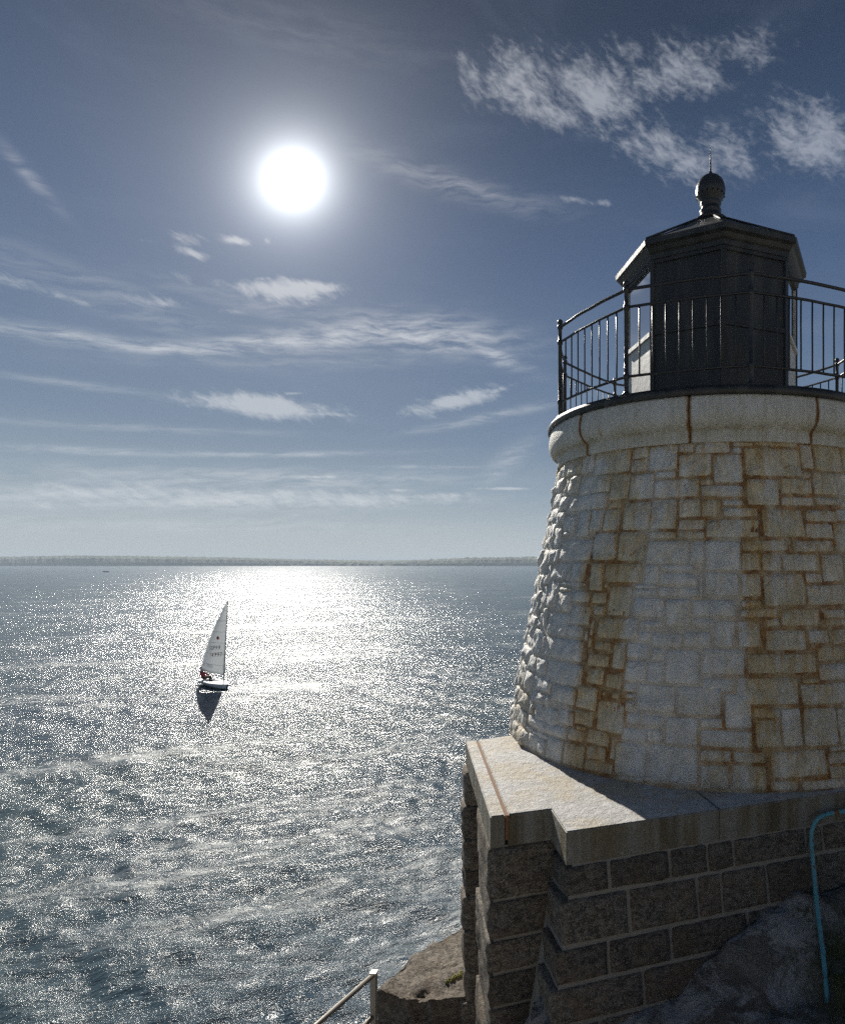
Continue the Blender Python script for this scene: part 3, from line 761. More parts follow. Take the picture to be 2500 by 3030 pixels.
    cuts = [[None, 725, 985, 1145, 1258, 1565, 1640, 1800, 1990], [None, 810, 1105, 1208, 1402, 1610, 1830, 2100], [None, 725, 990, 1320, 1560, 1800, 2000],
            [None, 875, 1195, 1500, 1800, 2050], [None, 690, 1000, 1350, 1700], [None, 850, 1200, 1500]]
    upv = Vector((0, 0, 1)); nrm = (-Vv + upv * bt * 0).normalized()
    upb = (upv + Vv * bt).normalized(); nb = U.cross(upb).normalized()     # outward normal of the battered face
    if nb.dot(Vv) > 0: nb = -nb
    for (za, zb), cu in zip(zip(lines, lines[1:]), cuts):
        zm = (za + zb) / 2
        k0 = bt * (ZS - (zm + H))
        ss = [-k0 if c is None else s_of(c, zm) for c in cu]
        for i, (s0, s1) in enumerate(zip(ss, ss[1:])):
            seed += 1; w = s1 - s0 - .028; hh = (za - zb) - .028; dep = .16
            first = i == 0
            if first: dep = .46
            base = wallpt((s0 + s1) / 2, zm + H)
            c = base - nb * (dep / 2 - .012)
            mt = M['granite']
            from_bm('granite_block', rock_box(c, (U, upb, nb), (w, hh, dep), 9, .016, 4.0, seed, .006), mt, e, True)
    return e
build_platform()

# ------------------------------------------------------------------ lighthouse
def r_out(z):  # z relative to the camera
    return 2.5 - .1962 * (z + 1.9445)
def back_project(sx, sy):
    t = (sx - CX) / F; z = 0.0
    for _ in range(14):
        R = r_out(z); a = 1 + t * t; b = -2 * (t * XT + YT); c = XT * XT + YT * YT - R * R
        d = max(b * b - 4 * a * c, 0.0); Y = (-b - math.sqrt(d)) / (2 * a); z = (CY - sy) * Y / F
    X = t * Y
    return math.atan2(X - XT, YT - Y), z
def project(th, z, R):
    x = XT + R * math.sin(th); y = YT - R * math.cos(th)
    return CX + F * x / y, CY - F * z / y
STREAKS = [(1850, 1310, 1835, 1700, 75, .72), (1790, 1680, 1775, 2090, 66, 1.15), (1775, 2060, 1735, 2310, 80, 1.15), (1746, 1690, 1752, 1860, 14, 1.1), (2225, 1310, 2262, 2330, 46, 1.05),
           (2390, 1300, 2410, 2330, 140, .72), (2070, 1310, 2060, 1560, 130, .75), (1880, 1300, 1850, 1600, 130, .52), (2300, 1300, 2320, 2330, 200, .46), (1990, 1300, 1990, 1600, 180, .36), (2190, 2100, 2200, 2330, 200, .5), (1700, 1330, 1690, 1420, 50, .4), (1960, 1320, 1950, 1700, 60, .35), (2170, 2230, 2250, 2320, 70, .6), (1560, 2130, 1530, 2170, 40, .5), (1590, 1500, 1580, 1700, 26, .35), (1545, 1800, 1540, 2160, 26, .4)]
def rust_at(th, z):
    sx, sy = project(th, z, r_out(z))
    if abs(th + .16) > 1.55: return .25
    v = .20
    for x0, y0, x1, y1, hw, s in STREAKS:
        t = (sy - y0) / (y1 - y0); tt = min(max(t, 0), 1)
        dx = (sx - (x0 + (x1 - x0) * tt)) / hw; dy = (t - tt) * (y1 - y0) / 60
        v = max(v, s * math.exp(-(dx * dx) ** 1.4 * .7 - dy * dy))
    v = max(v, .75 * sm(z, .98, 1.12))
    v = max(v, .5 * (1 - sm(z, -1.94, -1.86)))
    return min(v, 1.0)
T1 = (1600, 1280, 3.858); T2 = (2050, 1280, 3.858); T3 = (1500, 1700, 3.156); T4 = (2050, 1700, 3.238); S0 = (0, 0, 1.0)
STONES = [(T1, r) for r in [(230, 345, 310, 500), (318, 285, 470, 485), (475, 250, 610, 455), (612, 205, 1018, 470), (1035, 165, 1215, 292), (1030, 305, 1212, 445), (1235, 145, 1555, 425), (1580, 118, 1748, 225),
    (322, 495, 436, 695), (445, 490, 780, 690), (312, 705, 752, 880), (795, 475, 1005, 765), (1012, 468, 1282, 755), (1310, 445, 1535, 520), (762, 795, 918, 862), (422, 892, 545, 1190), (556, 885, 700, 1128), (715, 880, 895, 1118),
    (935, 790, 1242, 1108), (1252, 765, 1548, 1108), (600, 1145, 858, 1460), (882, 1130, 1188, 1470), (1215, 1122, 1540, 1212), (1205, 1232, 1690, 1498), (1698, 1240, 1852, 1500), (228, 1225, 572, 1458), (340, 1482, 505, 1700), (132, 1490, 332, 1680)]]
STONES += [(S0, r) for r in [(2007, 1344, 2104, 1410), (1935, 1418, 2068, 1471), (2009, 1477, 2074, 1530), (2006, 1537, 2082, 1567), (2003, 1571, 2082, 1594), (1743, 1667, 1782, 1748), (1787, 1668, 1893, 1724), (1905, 1669, 1945, 1729), (1951, 1671, 2050, 1691), (1951, 1695, 2064, 1731),
    (2194, 1697, 2251, 1765), (2259, 1697, 2381, 1791), (2384, 1696, 2431, 1724), (2084, 1694, 2183, 1763), (2068, 1695, 2077, 1770), (2025, 1869, 2104, 1912), (1970, 1923, 2070, 2024), (2004, 2034, 2133, 2118), (1968, 2122, 2063, 2204), (1921, 2209, 2062, 2318)]]
STONES += [(T2, r) for r in [(32, 98, 428, 232), (452, 85, 680, 148), (452, 168, 562, 232), (692, 98, 1190, 158), (228, 255, 560, 575), (588, 180, 1222, 495), (1228, 135, 1358, 408), (1385, 145, 1680, 438), (92, 605, 568, 738), (92, 530, 228, 595), (335, 762, 572, 832), (352, 862, 742, 966),
    (618, 530, 980, 828), (1003, 522, 1348, 698), (1268, 432, 1348, 512), (1375, 458, 1636, 712), (1648, 470, 1800, 845), (1008, 738, 1372, 836), (1392, 742, 1662, 836), (102, 762, 318, 958), (148, 998, 755, 1202), (795, 875, 1262, 1192), (1285, 882, 1640, 1012), (1648, 882, 1800, 1012),
    (1292, 1038, 1596, 1208), (1618, 1042, 1800, 1366), (558, 1230, 1118, 1352), (1148, 1234, 1606, 1362), (558, 1374, 778, 1576), (792, 1378, 1006, 1576), (1030, 1384, 1450, 1576), (1480, 1394, 1718, 1698), (1730, 1394, 1860, 1698), (132, 1238, 535, 1576), (1695, 180, 1800, 450)]]
STONES += [(T3, r) for r in [(470, 158, 594, 346), (606, 158, 768, 262), (592, 292, 772, 472), (372, 358, 572, 572), (545, 482, 700, 588), (342, 602, 702, 798), (362, 826, 698, 1036), (242, 962, 400, 1090), (412, 1044, 634, 1206), (236, 1102, 402, 1212), (252, 1228, 468, 1398), (478, 1262, 614, 1402),
    (184, 1372, 556, 1480), (200, 1504, 360, 1650), (368, 1520, 512, 1745), (788, 170, 922, 272), (802, 298, 912, 382), (940, 104, 1152, 386), (1174, 220, 1452, 398), (1188, 128, 1398, 192), (1412, 116, 1588, 208), (1602, 120, 1790, 212), (1480, 234, 1722, 492), (842, 410, 1216, 604), (1244, 430, 1442, 492),
    (1234, 534, 1332, 630), (1356, 544, 1638, 676), (812, 622, 966, 704), (748, 742, 942, 858), (984, 640, 1092, 888), (1114, 646, 1328, 786), (1350, 694, 1462, 808), (1094, 804, 1298, 1000), (1312, 820, 1462, 1018), (742, 884, 896, 1030), (916, 928, 1058, 1060), (1078, 1014, 1192, 1098),
    (644, 1044, 832, 1262), (970, 1104, 1048, 1162), (836, 1184, 1086, 1476), (1098, 1168, 1178, 1278), (1212, 1036, 1566, 1288), (628, 1266, 798, 1408), (566, 1444, 712, 1556), (748, 1456, 956, 1596), (522, 1574, 708, 1798), (738, 1606, 918, 1732), (722, 1744, 978, 1850), (1104, 1304, 1252, 1400), (1268, 1324, 1458, 1420),
    (1062, 1436, 1298, 1556), (1308, 1446, 1448, 1568), (1004, 1576, 1298, 1890), (962, 1522, 1010, 1735)]]
STONES += [(T4, r) for r in [(-3, 244, 406, 402), (-8, 424, 186, 502), (208, 440, 402, 692), (434, 446, 652, 698), (458, 244, 648, 308), (454, 330, 806, 412), (704, 430, 830, 498), (848, 334, 1222, 496), (1252, 334, 1450, 412), (1268, 432, 1470, 492), (694, 530, 1078, 726), (1108, 530, 1298, 658), (1312, 524, 1490, 668),
    (88, 720, 492, 966), (522, 764, 1178, 956), (1194, 694, 1480, 832), (1214, 854, 1500, 1012), (1098, 104, 1480, 294), (1084, 0, 1232, 72), (82, 994, 384, 1122), (418, 992, 1008, 1250), (1044, 1044, 1500, 1248), (304, 1154, 556, 1476), (72, 1384, 278, 1478), (72, 1504, 568, 1662), (604, 1394, 838, 1660), (584, 1280, 838, 1372),
    (862, 1290, 1046, 1656), (1068, 1280, 1388, 1646), (1398, 1284, 1520, 1640), (72, 1690, 362, 1798), (388, 1708, 688, 1808), (78, 1828, 348, 2060), (368, 1834, 698, 2074), (748, 1694, 1282, 1948), (1302, 1704, 1480, 1818), (1322, 1832, 1500, 1956), (744, 1980, 1008, 2076), (1048, 1970, 1500, 2070)]]

def stone_geo(t0, t1, z0, z1, seed, rockface=1.0):
    zm = (z0 + z1) / 2; R = r_out(zm)
    nx = max(3, min(14, int((t1 - t0) * R / .034))); ny = max(3, min(14, int((z1 - z0) / .034)))
    V = []; rust = []; edge = []; drip = []; Fc = []
    g = random.Random(seed); hue = g.uniform(-.14, .12); off = Vector((seed * 1.37, seed * .71, 0))
    prou = g.uniform(.004, .020) * rockface; tilt = g.uniform(-.020, .020); tz = g.uniform(-.016, .016)
    us = [0.0, .012] + [0] * 0
    def axis(n, L):
        e = min(.014 / L, .2)
        a = [0, e] + list(np.linspace(e, 1 - e, n)[1:-1]) + [1 - e, 1]
        return a
    ax = axis(nx, (t1 - t0) * R); az = axis(ny, z1 - z0)
    n, m = len(ax), len(az)
    j1, j2, j3, j4 = [g.uniform(-.007, .007) for _ in range(4)]
    for j, v in enumerate(az):
        for i, u in enumerate(ax):
            bi = i in (0, n - 1) or j in (0, m - 1)
            th = t0 + (t1 - t0) * u + (j1 * (1 - v) + j2 * v) / R; z = z0 + (z1 - z0) * v + j3 * (1 - u) + j4 * u
            # rounded corners
            cu = abs(u - .5) * 2; cv = abs(v - .5) * 2
            if cu > .9 and cv > .9:
                th -= math.copysign(.006, u - .5) / R; z -= math.copysign(.006, v - .5)
            Rz = r_out(z); p = Vector((Rz * math.sin(th), -Rz * math.cos(th), z)) + off
            du = min(u, 1 - u) * (t1 - t0) * R; dv = min(v, 1 - v) * (z1 - z0); de = min(du, dv)
            dome = 1 - math.exp(-de / .024)
            w = dome * (prou + tilt * (u - .5) + tz * (v - .5) + (.022 * fbm(p, 4.2, 3) + .017 * fbm(p, 12, 3)) * rockface ** 1.4)
            d = -.016 if bi else (-.004 + max(w, -.006))
            V.append((XT + (Rz + d) * math.sin(th), YT - (Rz + d) * math.cos(th), z + H))
            rust.append(min(max(rust_at(th, z) + hue, .05), 1.15)); edge.append(math.exp(-de / .0115)); drip.append(math.exp(-(1 - v) * (z1 - z0) / .085) + .35 * math.exp(-du / .03))
    for j in range(m - 1):
        for i in range(n - 1): Fc.append((j * n + i, j * n + i + 1, (j + 1) * n + i + 1, (j + 1) * n + i))
    return V, Fc, rust, edge, drip
def build_lighthouse():
    e = empty('lighthouse', (XT, YT, ZB), 'squat white stone lighthouse with rust stained joints, black lantern and gallery railing', 'lighthouse')
    zt, zb = 1.165, -1.9445
    # joint bed (mortar) all round, carrying the rust
    nt_, nz_ = 420, 130
    V = []; rust = []; edge = []
    for j in range(nz_ + 1):
        z = zb - .02 + (zt - zb + .03) * j / nz_
        for i in range(nt_):
            th = -math.pi + 2 * math.pi * i / nt_; Rr = r_out(z) - .010
            V.append((XT + Rr * math.sin(th), YT - Rr * math.cos(th), z + H)); rust.append(rust_at(th, z)); edge.append(1.0)
    Fc = [(j * nt_ + i, j * nt_ + (i + 1) % nt_, (j + 1) * nt_ + (i + 1) % nt_, (j + 1) * nt_ + i) for j in range(nz_) for i in range(nt_)]
    mesh('joint_bed', V, Fc, M['paint'], e, True, {'rust': rust, 'edge': edge})
    # stones read off the photograph
    rects = []
    for (ox, oy, sc), (x0, y0, x1, y1) in STONES:
        X0, Y0, X1, Y1 = ox + x0 / sc, oy + y0 / sc, ox + x1 / sc, oy + y1 / sc
        ym, xm = (Y0 + Y1) / 2, (X0 + X1) / 2
        a, _ = back_project(X0, ym); b, _ = back_project(X1, ym); _, zhi = back_project(xm, Y0); _, zlo = back_project(xm, Y1)
        rects.append([a - .0019, b + .0019, max(zlo - .0042, zb), min(zhi + .0042, zt)])
    # raster of what is covered, then ordinary coursed rubble in the rest
    cw, ch = .058, .058
    ncol = int(round(2 * math.pi * 2.2 / cw)); nrow = int((zt - zb) / ch); ch = (zt - zb) / nrow; dth = 2 * math.pi / ncol
    occ = np.zeros((nrow, ncol), bool)
    for a, b, z0, z1 in rects:
        for r in range(nrow):
            zc = zb + (r + .5) * ch
            if z0 - .012 < zc < z1 + .012:
                for c in range(ncol):
                    tc = -math.pi + (c + .5) * dth
                    if a - .012 < tc < b + .012: occ[r, c] = True
    g = random.Random(21)
    filler = []
    for r in range(nrow - 1, -1, -1):
        for c in range(ncol):
            if occ[r, c]: continue
            w = g.choice((3, 4, 5, 6, 7, 8)); h = g.choice((2, 3, 3, 4, 5))
            ww = 0
            while ww < w and c + ww < ncol and not occ[r, c + ww]: ww += 1
            hh = 0
            while hh < h and r - hh >= 0 and not occ[r - hh, c:c + ww].any(): hh += 1
            # swallow slivers
            if c + ww < ncol and not occ[r, c + ww] and (c + ww + 1 >= ncol or occ[r, c + ww + 1]): 
                if not occ[r - hh + 1:r + 1, c + ww].any(): ww += 1
            occ[r - hh + 1:r + 1, c:c + ww] = True
            if ww * cw < .05 or hh * ch < .05: pass
            rr = 2.2
            filler.append([-math.pi + c * dth + .005 / rr, -math.pi + (c + ww) * dth - .005 / rr, zb + (r - hh + 1) * ch + .005, zb + (r + 1) * ch - .005])
    shown = []; hidden = []
    for q in rects: shown.append((q, True))
    for q in filler:
        tm = (q[0] + q[1]) / 2
        (shown if -1.62 < tm < 1.25 else hidden).append((q, False))
    sd = 0
    for (a, b, z0, z1), traced in shown:
        if b - a < .006 or z1 - z0 < .012: continue
        sd += 1
        tm = (a + b) / 2
        V, Fc, ru, ed, dp = stone_geo(a, b, z0, z1, sd, 1.0 + .5 * sm(-tm, .75, 1.1))
        mesh('stone', V, Fc, M['paint'], e, True, {'rust': ru, 'edge': ed, 'drip': dp})
    V = []; Fc = []; ru = []; ed = []
    for (a, b, z0, z1), _ in hidden:
        sd += 1; v, f, r_, e_, _d = stone_geo(a, b, z0, z1, sd)
        o = len(V); V += v; Fc += [tuple(i + o for i in q) for q in f]; ru += r_; ed += e_
    bs = mesh('back_stones', V, Fc, M['paint'], e, True, {'rust': ru, 'edge': ed}); bs['kind'] = 'stuff'
    print('stones shown', len(shown), 'hidden', len(hidden))
    # cornice: a roll moulding of cut stones over a fillet
    prof = [(1.80, 1.150), (1.915, 1.150), (1.922, 1.156), (1.922, 1.245), (1.930, 1.262), (1.950, 1.275), (1.985, 1.305), (2.010, 1.345), (2.022, 1.395), (2.022, 1.445), (2.014, 1.50), (2.004, 1.55), (2.000, 1.573), (1.80, 1.573)]
    def th_of(sx, R=1.99, y=7.61):
        t = (sx - CX) / F; a = 1 + t * t; b = -2 * (t * XT + YT); c = XT * XT + YT * YT - R * R
        d = b * b - 4 * a * c; Y = (-b - math.sqrt(d)) / (2 * a); return math.atan2(t * Y - XT, YT - Y)
    js = [th_of(1722), th_of(2038), th_of(2412)]
    stp = (js[2] - js[0]) / 2
    js = [js[0] - 2 * stp, js[0] - stp] + js + [js[2] + stp * k for k in range(1, 20)]
    js = [j for j in js if j < js[0] + 2 * math.pi - .3] + [js[0] + 2 * math.pi]
    for a, b in zip(js, js[1:]):
        n = 28; V = []; ed = []; lo = []
        for (r, z) in prof:
            for k in range(n + 1):
                t = k / n; e_ = .5 - abs(t - .5); t2 = t if 0 < k < n else t
                th = a + .0022 + (b - a - .0044) * t
                if z < 1.26: pass
                V.append((XT + r * math.sin(th), YT - r * math.cos(th), z + H)); ed.append(math.exp(-min(t, 1 - t) * (b - a) * 2 / .012)); lo.append(math.exp(-abs(z - 1.27) / .05))
        Fc = [(i * (n + 1) + k, i * (n + 1) + k + 1, (i + 1) * (n + 1) + k + 1, (i + 1) * (n + 1) + k) for i in range(len(prof) - 1) for k in range(n)]
        Fc.append(tuple(i * (n + 1) for i in range(len(prof)))); Fc.append(tuple(i * (n + 1) + n for i in range(len(prof)))[::-1])
        o = mesh('cornice_stone', V, Fc, M['cornice'], e, True, {'edge': ed, 'low': lo})
    MB().lathe([(1.85, 1.16 + H), (1.905, 1.16 + H), (1.905, 1.565 + H), (1.85, 1.565 + H)], C2, 96).build('cornice_joint', M['rust'], e, True)
    # gallery deck with a dark rim
    dk = MB().lathe([(.3, 1.5745 + H), (2.022, 1.5745 + H), (2.034, 1.582 + H), (2.036, 1.625 + H), (2.026, 1.640 + H), (2.008, 1.646 + H), (2.004, 1.664 + H), (.3, 1.668 + H)], C2, 128)
    dk.build('gallery_deck', M['black'], e, True)
    # railing
    rail = MB(); rr = 1.95
    zlo, zmid, zhi = 1.853 + H, 2.54 + H, 2.715 + H
    ph0 = R_(1.6)
    def rad(t):           # bays bent flatter than the circle
        q = (t - ph0) % R_(36) - R_(18); ch = rr * math.cos(R_(18)) / math.cos(q); return ch + .35 * (rr - ch)
    def arc(z, r, wob=0.0): return [(XT + rad(t) * math.sin(t), YT - rad(t) * math.cos(t), z + wob * mnoise.noise(Vector((t * 9, z, 0)))) for t in np.linspace(0, 2 * math.pi, 160, endpoint=False) + ph0]
    top = MB().tube(arc(zhi, rr, .006), .0165, 8, True).build('railing', M['iron'], e, True)
    for nm, z in (('middle_rail', zmid), ('bottom_rail', zlo)): MB().tube(arc(z, rr, .005), .0135, 7, True).build(nm, M['iron'], top, True)
    ph0 = R_(1.6)
    for k in range(10):
        t = ph0 + k * R_(36); x, y = XT + rr * math.sin(t), YT - rr * math.cos(t); zz = 1.662 + H
        p = MB().lathe([(.001, zz), (.048, zz), (.048, zz + .016), (.03, zz + .03), (.024, zz + .05), (.023, zlo - .03), (.031, zlo - .02), (.031, zlo + .02), (.023, zlo + .03), (.022, zmid - .03), (.031, zmid - .02), (.031, zmid + .02), (.022, zmid + .03), (.021, zhi - .025), (.032, zhi - .015), (.032, zhi + .02), (.018, zhi + .032), (.016, zhi + .04)], (x, y), 10)
        if k == 0:
            ring = [(x + .034 * math.cos(a), y, zhi + .075 + .034 * math.sin(a)) for a in np.linspace(0, 2 * math.pi, 18, endpoint=False)]
            p.tube(ring, .007, 6, True)
        else: p.sphere((x, y, zhi + .062), .032, 10, 7)
        p.build('post', M['iron'], top, True)
        me = None
        for i in range(1, 9):
            tt = t + R_(36) * i / 9
            bx, by = XT + rad(tt) * math.sin(tt), YT - rad(tt) * math.cos(tt)
            if i == 1 and k == 0:
                proto = MB().tube([(0, 0, zlo), (.001, .001, (zlo * 2 + zmid) / 3), (-.001, .001, (zlo + 2 * zmid) / 3), (0, 0, zmid)], .0085, 6).build('baluster', M['iron'], None, True); b_ = proto
            else: b_ = proto.copy(); col.objects.link(b_)
            b_.location = (bx, by, 0); b_.parent = top; b_.matrix_parent_inverse = Matrix.Identity(4); b_.rotation_euler = (0, 0, tt)
    # lantern room: octagon
    p0 = R_(-2.0); rw = 1.07
    zd, zs, zu = 1.667 + H, 2.62 + H, 3.43 + H
    def cor(k, r): t = p0 + k * R_(45); return Vector((XT + r * math.sin(t), YT - r * math.cos(t), 0))
    lr = MB()
    for k in range(8): # corner mullions
        c = cor(k, rw - .005); t = p0 + k * R_(45); o = Vector((math.sin(t), -math.cos(t), 0)); s = Vector((math.cos(t), math.sin(t), 0))
        lr.box(c - s * .03 - o * .04 + Vector((0, 0, zd)), s * .06, o * .05, (0, 0, zu - zd))
    lantern = lr.build('lantern_room', M['black'], e)
    for k in range(8):
        a, b = cor(k, rw), cor(k + 1, rw); d = (b - a).normalized(); n = Vector((d.y, -d.x, 0)); 
        if n.dot(a - Vector((XT, YT, 0))) < 0: n = -n
        L = (b - a).length; a2 = a + d * .032; L2 = L - .064
        front = k in (7, 0)
        # lower wall
        MB().box(a2 - n * .05 + Vector((0, 0, zd)), d * L2, n * .045, (0, 0, zs - zd - .03)).build('lower_panel', M['black'] if front else M['lpanel'], lantern)
        if front:
            MB().box(a2 - n * .052 + Vector((0, 0, zs - .028)), d * L2, n * .062, (0, 0, .055)).build('belt', M['black'], lantern)
            MB().box(a2 - n * .05 + Vector((0, 0, zs + .029)), d * L2, n * .04, (0, 0, zu - zs - .03)).build('upper_panel', M['black'], lantern)
            rv = MB()
            for q in np.linspace(.06, L2 - .06, 9):
                for zz in (zs, zu - .05): rv.sphere(a2 + d * float(q) + n * (.012 if zz == zs else -.010) + Vector((0, 0, zz)), .008, 6, 4)
            rv.build('rivets', M['black'], lantern)
        else:
            MB().box(a2 - n * .06 + Vector((0, 0, zs - .028)), d * L2, n * .085, (0, 0, .05)).build('sill', M['lpanel'], lantern)
            MB().box(a2 + d * .005 - n * .028 + Vector((0, 0, zs + .024)), d * (L2 - .01), n * .008, (0, 0, zu - zs - .03)).build('glass_pane', M['glass'], lantern)
            MB().box(a2 - n * .04 + Vector((0, 0, zs + .023)), d * .022, n * .036, (0, 0, zu - zs - .03)).box(a2 + d * (L2 - .022) - n * .04 + Vector((0, 0, zs + .023)), d * .022, n * .036, (0, 0, zu - zs - .03)).build('window_frame', M['lpanel'], lantern)
    # beacon inside
    bc = MB().lathe([(.001, zd), (.16, zd), (.16, zd + .04), (.05, zd + .08), (.05, zs + .05), (.12, zs + .08)], C2, 16).build('lamp_pedestal', M['iron'], lantern, True)
    MB().lathe([(.12, zs + .08), (.155, zs + .14), (.165, zs + .25), (.155, zs + .36), (.12, zs + .42), (.001, zs + .44)], C2, 20).build('lamp_lens', M['glass'], lantern, True)
    # roof with cornice
    def octa(prof, name, mat, par):
        v = []; f = []
        for (r, z) in prof: v += [tuple(cor(k, r) + Vector((0, 0, z + H))) for k in range(8)]
        for i in range(len(prof) - 1):
            for k in range(8): f.append((i * 8 + k, i * 8 + (k + 1) % 8, (i + 1) * 8 + (k + 1) % 8, (i + 1) * 8 + k))
        return mesh(name, v, f, mat, par)
    roof = octa([(.9, 3.40), (1.055, 3.40), (1.082, 3.405), (1.082, 3.445), (1.095, 3.45), (1.10, 3.50), (1.125, 3.52), (1.15, 3.56), (1.178, 3.575), (1.19, 3.58), (1.195, 3.635), (1.18, 3.648), (.80, 3.875), (.17, 4.285), (.02, 4.30)], 'roof', M['black'], e)
    for k in range(8):
        a, b = cor(k, 1.165), cor(k, .18)
        MB().tube([a + Vector((0, 0, 3.664 + H)), b + Vector((0, 0, 4.288 + H))], .014, 6).build('ridge_roll', M['black'], roof, True)
    zz = lambda l: [(r, z + H) for r, z in l]
    fin = MB().lathe(zz([(.02, 4.26), (.205, 4.275), (.205, 4.305), (.16, 4.325), (.135, 4.36), (.122, 4.40), (.135, 4.415), (.135, 4.435), (.118, 4.45), (.112, 4.49), (.135, 4.51), (.125, 4.53), (.128, 4.545), (.155, 4.575), (.178, 4.63), (.186, 4.686), (.178, 4.745), (.155, 4.80), (.115, 4.843), (.06, 4.87), (.024, 4.878), (.020, 4.90), (.026, 4.91), (.020, 4.925), (.012, 4.94), (.008, 5.10), (.002, 5.25)]), C2, 28)
    f_ = fin.build('finial', M['iron'], roof, True)
    mb = MB()
    for k in range(16):
        t = k * math.pi / 8; r = .172
        mb.sphere((XT + r * math.sin(t), YT - r * math.cos(t), 4.615 + H), .013, 8, 6)
    mb.build('vent_holes', M['darkhole'], roof, True)
    # small lumps scattered along the right-hand eave
    bm = bmesh.new(); g = random.Random(9); a, b = cor(0, 1.17), cor(1, 1.17)
    for i in range(38):
        t = g.uniform(.45, .98); p = a.lerp(b, t)
        bmesh.ops.create_icosphere(bm, subdivisions=1, radius=g.uniform(.006, .017), matrix=Matrix.Translation((p.x, p.y, H + 3.655 + g.uniform(0, .012))))
    from_bm('eave_lumps', bm, M['black'], roof)
build_lighthouse()

# ------------------------------------------------------------------ blue pipe on the rock
def build_pipe():
    def at(px, py, Y): return Vector(((px - CX) / F * Y, Y, H + (CY - py) / F * Y))
    e = empty('blue_pipe', at(2446, 2955, 4.22), 'weathered blue painted pipe bending from the wall down into the grassy rock', 'pipe')
    w = [(2760, 2352, 5.22), (2640, 2375, 5.14), (2499, 2400, 5.04), (2458, 2407, 5.01), (2436, 2412, 4.99), (2420, 2421, 4.975), (2408, 2436, 4.96), (2400, 2460, 4.945), (2399, 2500, 4.93), (2402, 2525, 4.92), (2407, 2585, 4.85), (2412, 2645, 4.76), (2420, 2715, 4.63), (2430, 2790, 4.50), (2438, 2862, 4.37), (2446, 2945, 4.24), (2449, 2985, 4.19)]
    pts = [at(*p) for p in w]
    body = MB().tube(pts, .0178, 12).build('pipe_run', M['pipe'], e, True)
    for (px, py, Y) in ((2472, 2404.5, 5.02),):
        c = at(px, py, Y); d = (at(2499, 2400, 5.04) - c).normalized()
        MB().tube([c - d * .022, c + d * .022], .0195, 12).build('rust_band', M['rust'], e, True)
    for (px, py, Y) in ((2400.5, 2500, 4.93), (2414, 2655, 4.745), (2434, 2818, 4.45)):
        c = at(px, py, Y)
        MB().tube([c + Vector((0, 0, -.018)), c + Vector((0, 0, .018))], .0202, 12).build('coupling', M['pipe'], e, True)
        MB().tube([c + Vector((.0, 0, -.004)), c + Vector((0, .09, -.004))], .007, 6).build('wall_clip', M['rust'], e, True)
build_pipe()

# ------------------------------------------------------------------ steel handrail, lower left of the platform
def build_handrail():
    p = Vector((-2.15, 5.5, 0)); d = Vector((-.23, -.61, 0)).normalized()
    e = empty('handrail', (p.x, p.y, H - 5.0), 'galvanised steel handrail with two rails rising into view below the platform', 'handrail')
    MB().box(p + Vector((-.024, -.024, H - 5.03)), (.048, 0, 0), (0, .048, 0), (0, 0, 5.03 - 3.735)).build('post', M['steel'], e)
    q = p + d * 1.7
    MB().box(q + Vector((-.024, -.024, H - 5.03)), (.048, 0, 0), (0, .048, 0), (0, 0, 5.03 - 3.735)).build('post', M['steel'], e)
    for nm, z in (('top_rail', -3.742), ('lower_rail', -4.12)):
        a = p + Vector((0, 0, H + z)) + (d * -.02 if nm == 'top_rail' else d * .02); MB().tube([a, a + d * 1.75], .0225, 10).build(nm, M['steel'], e, True)
    MB().box(p + Vector((-.03, -.03, H - 3.737)), (.06, 0, 0), (0, .06, 0), (0, 0, .022)).build('post_cap', M['steel'], e)
build_handrail()

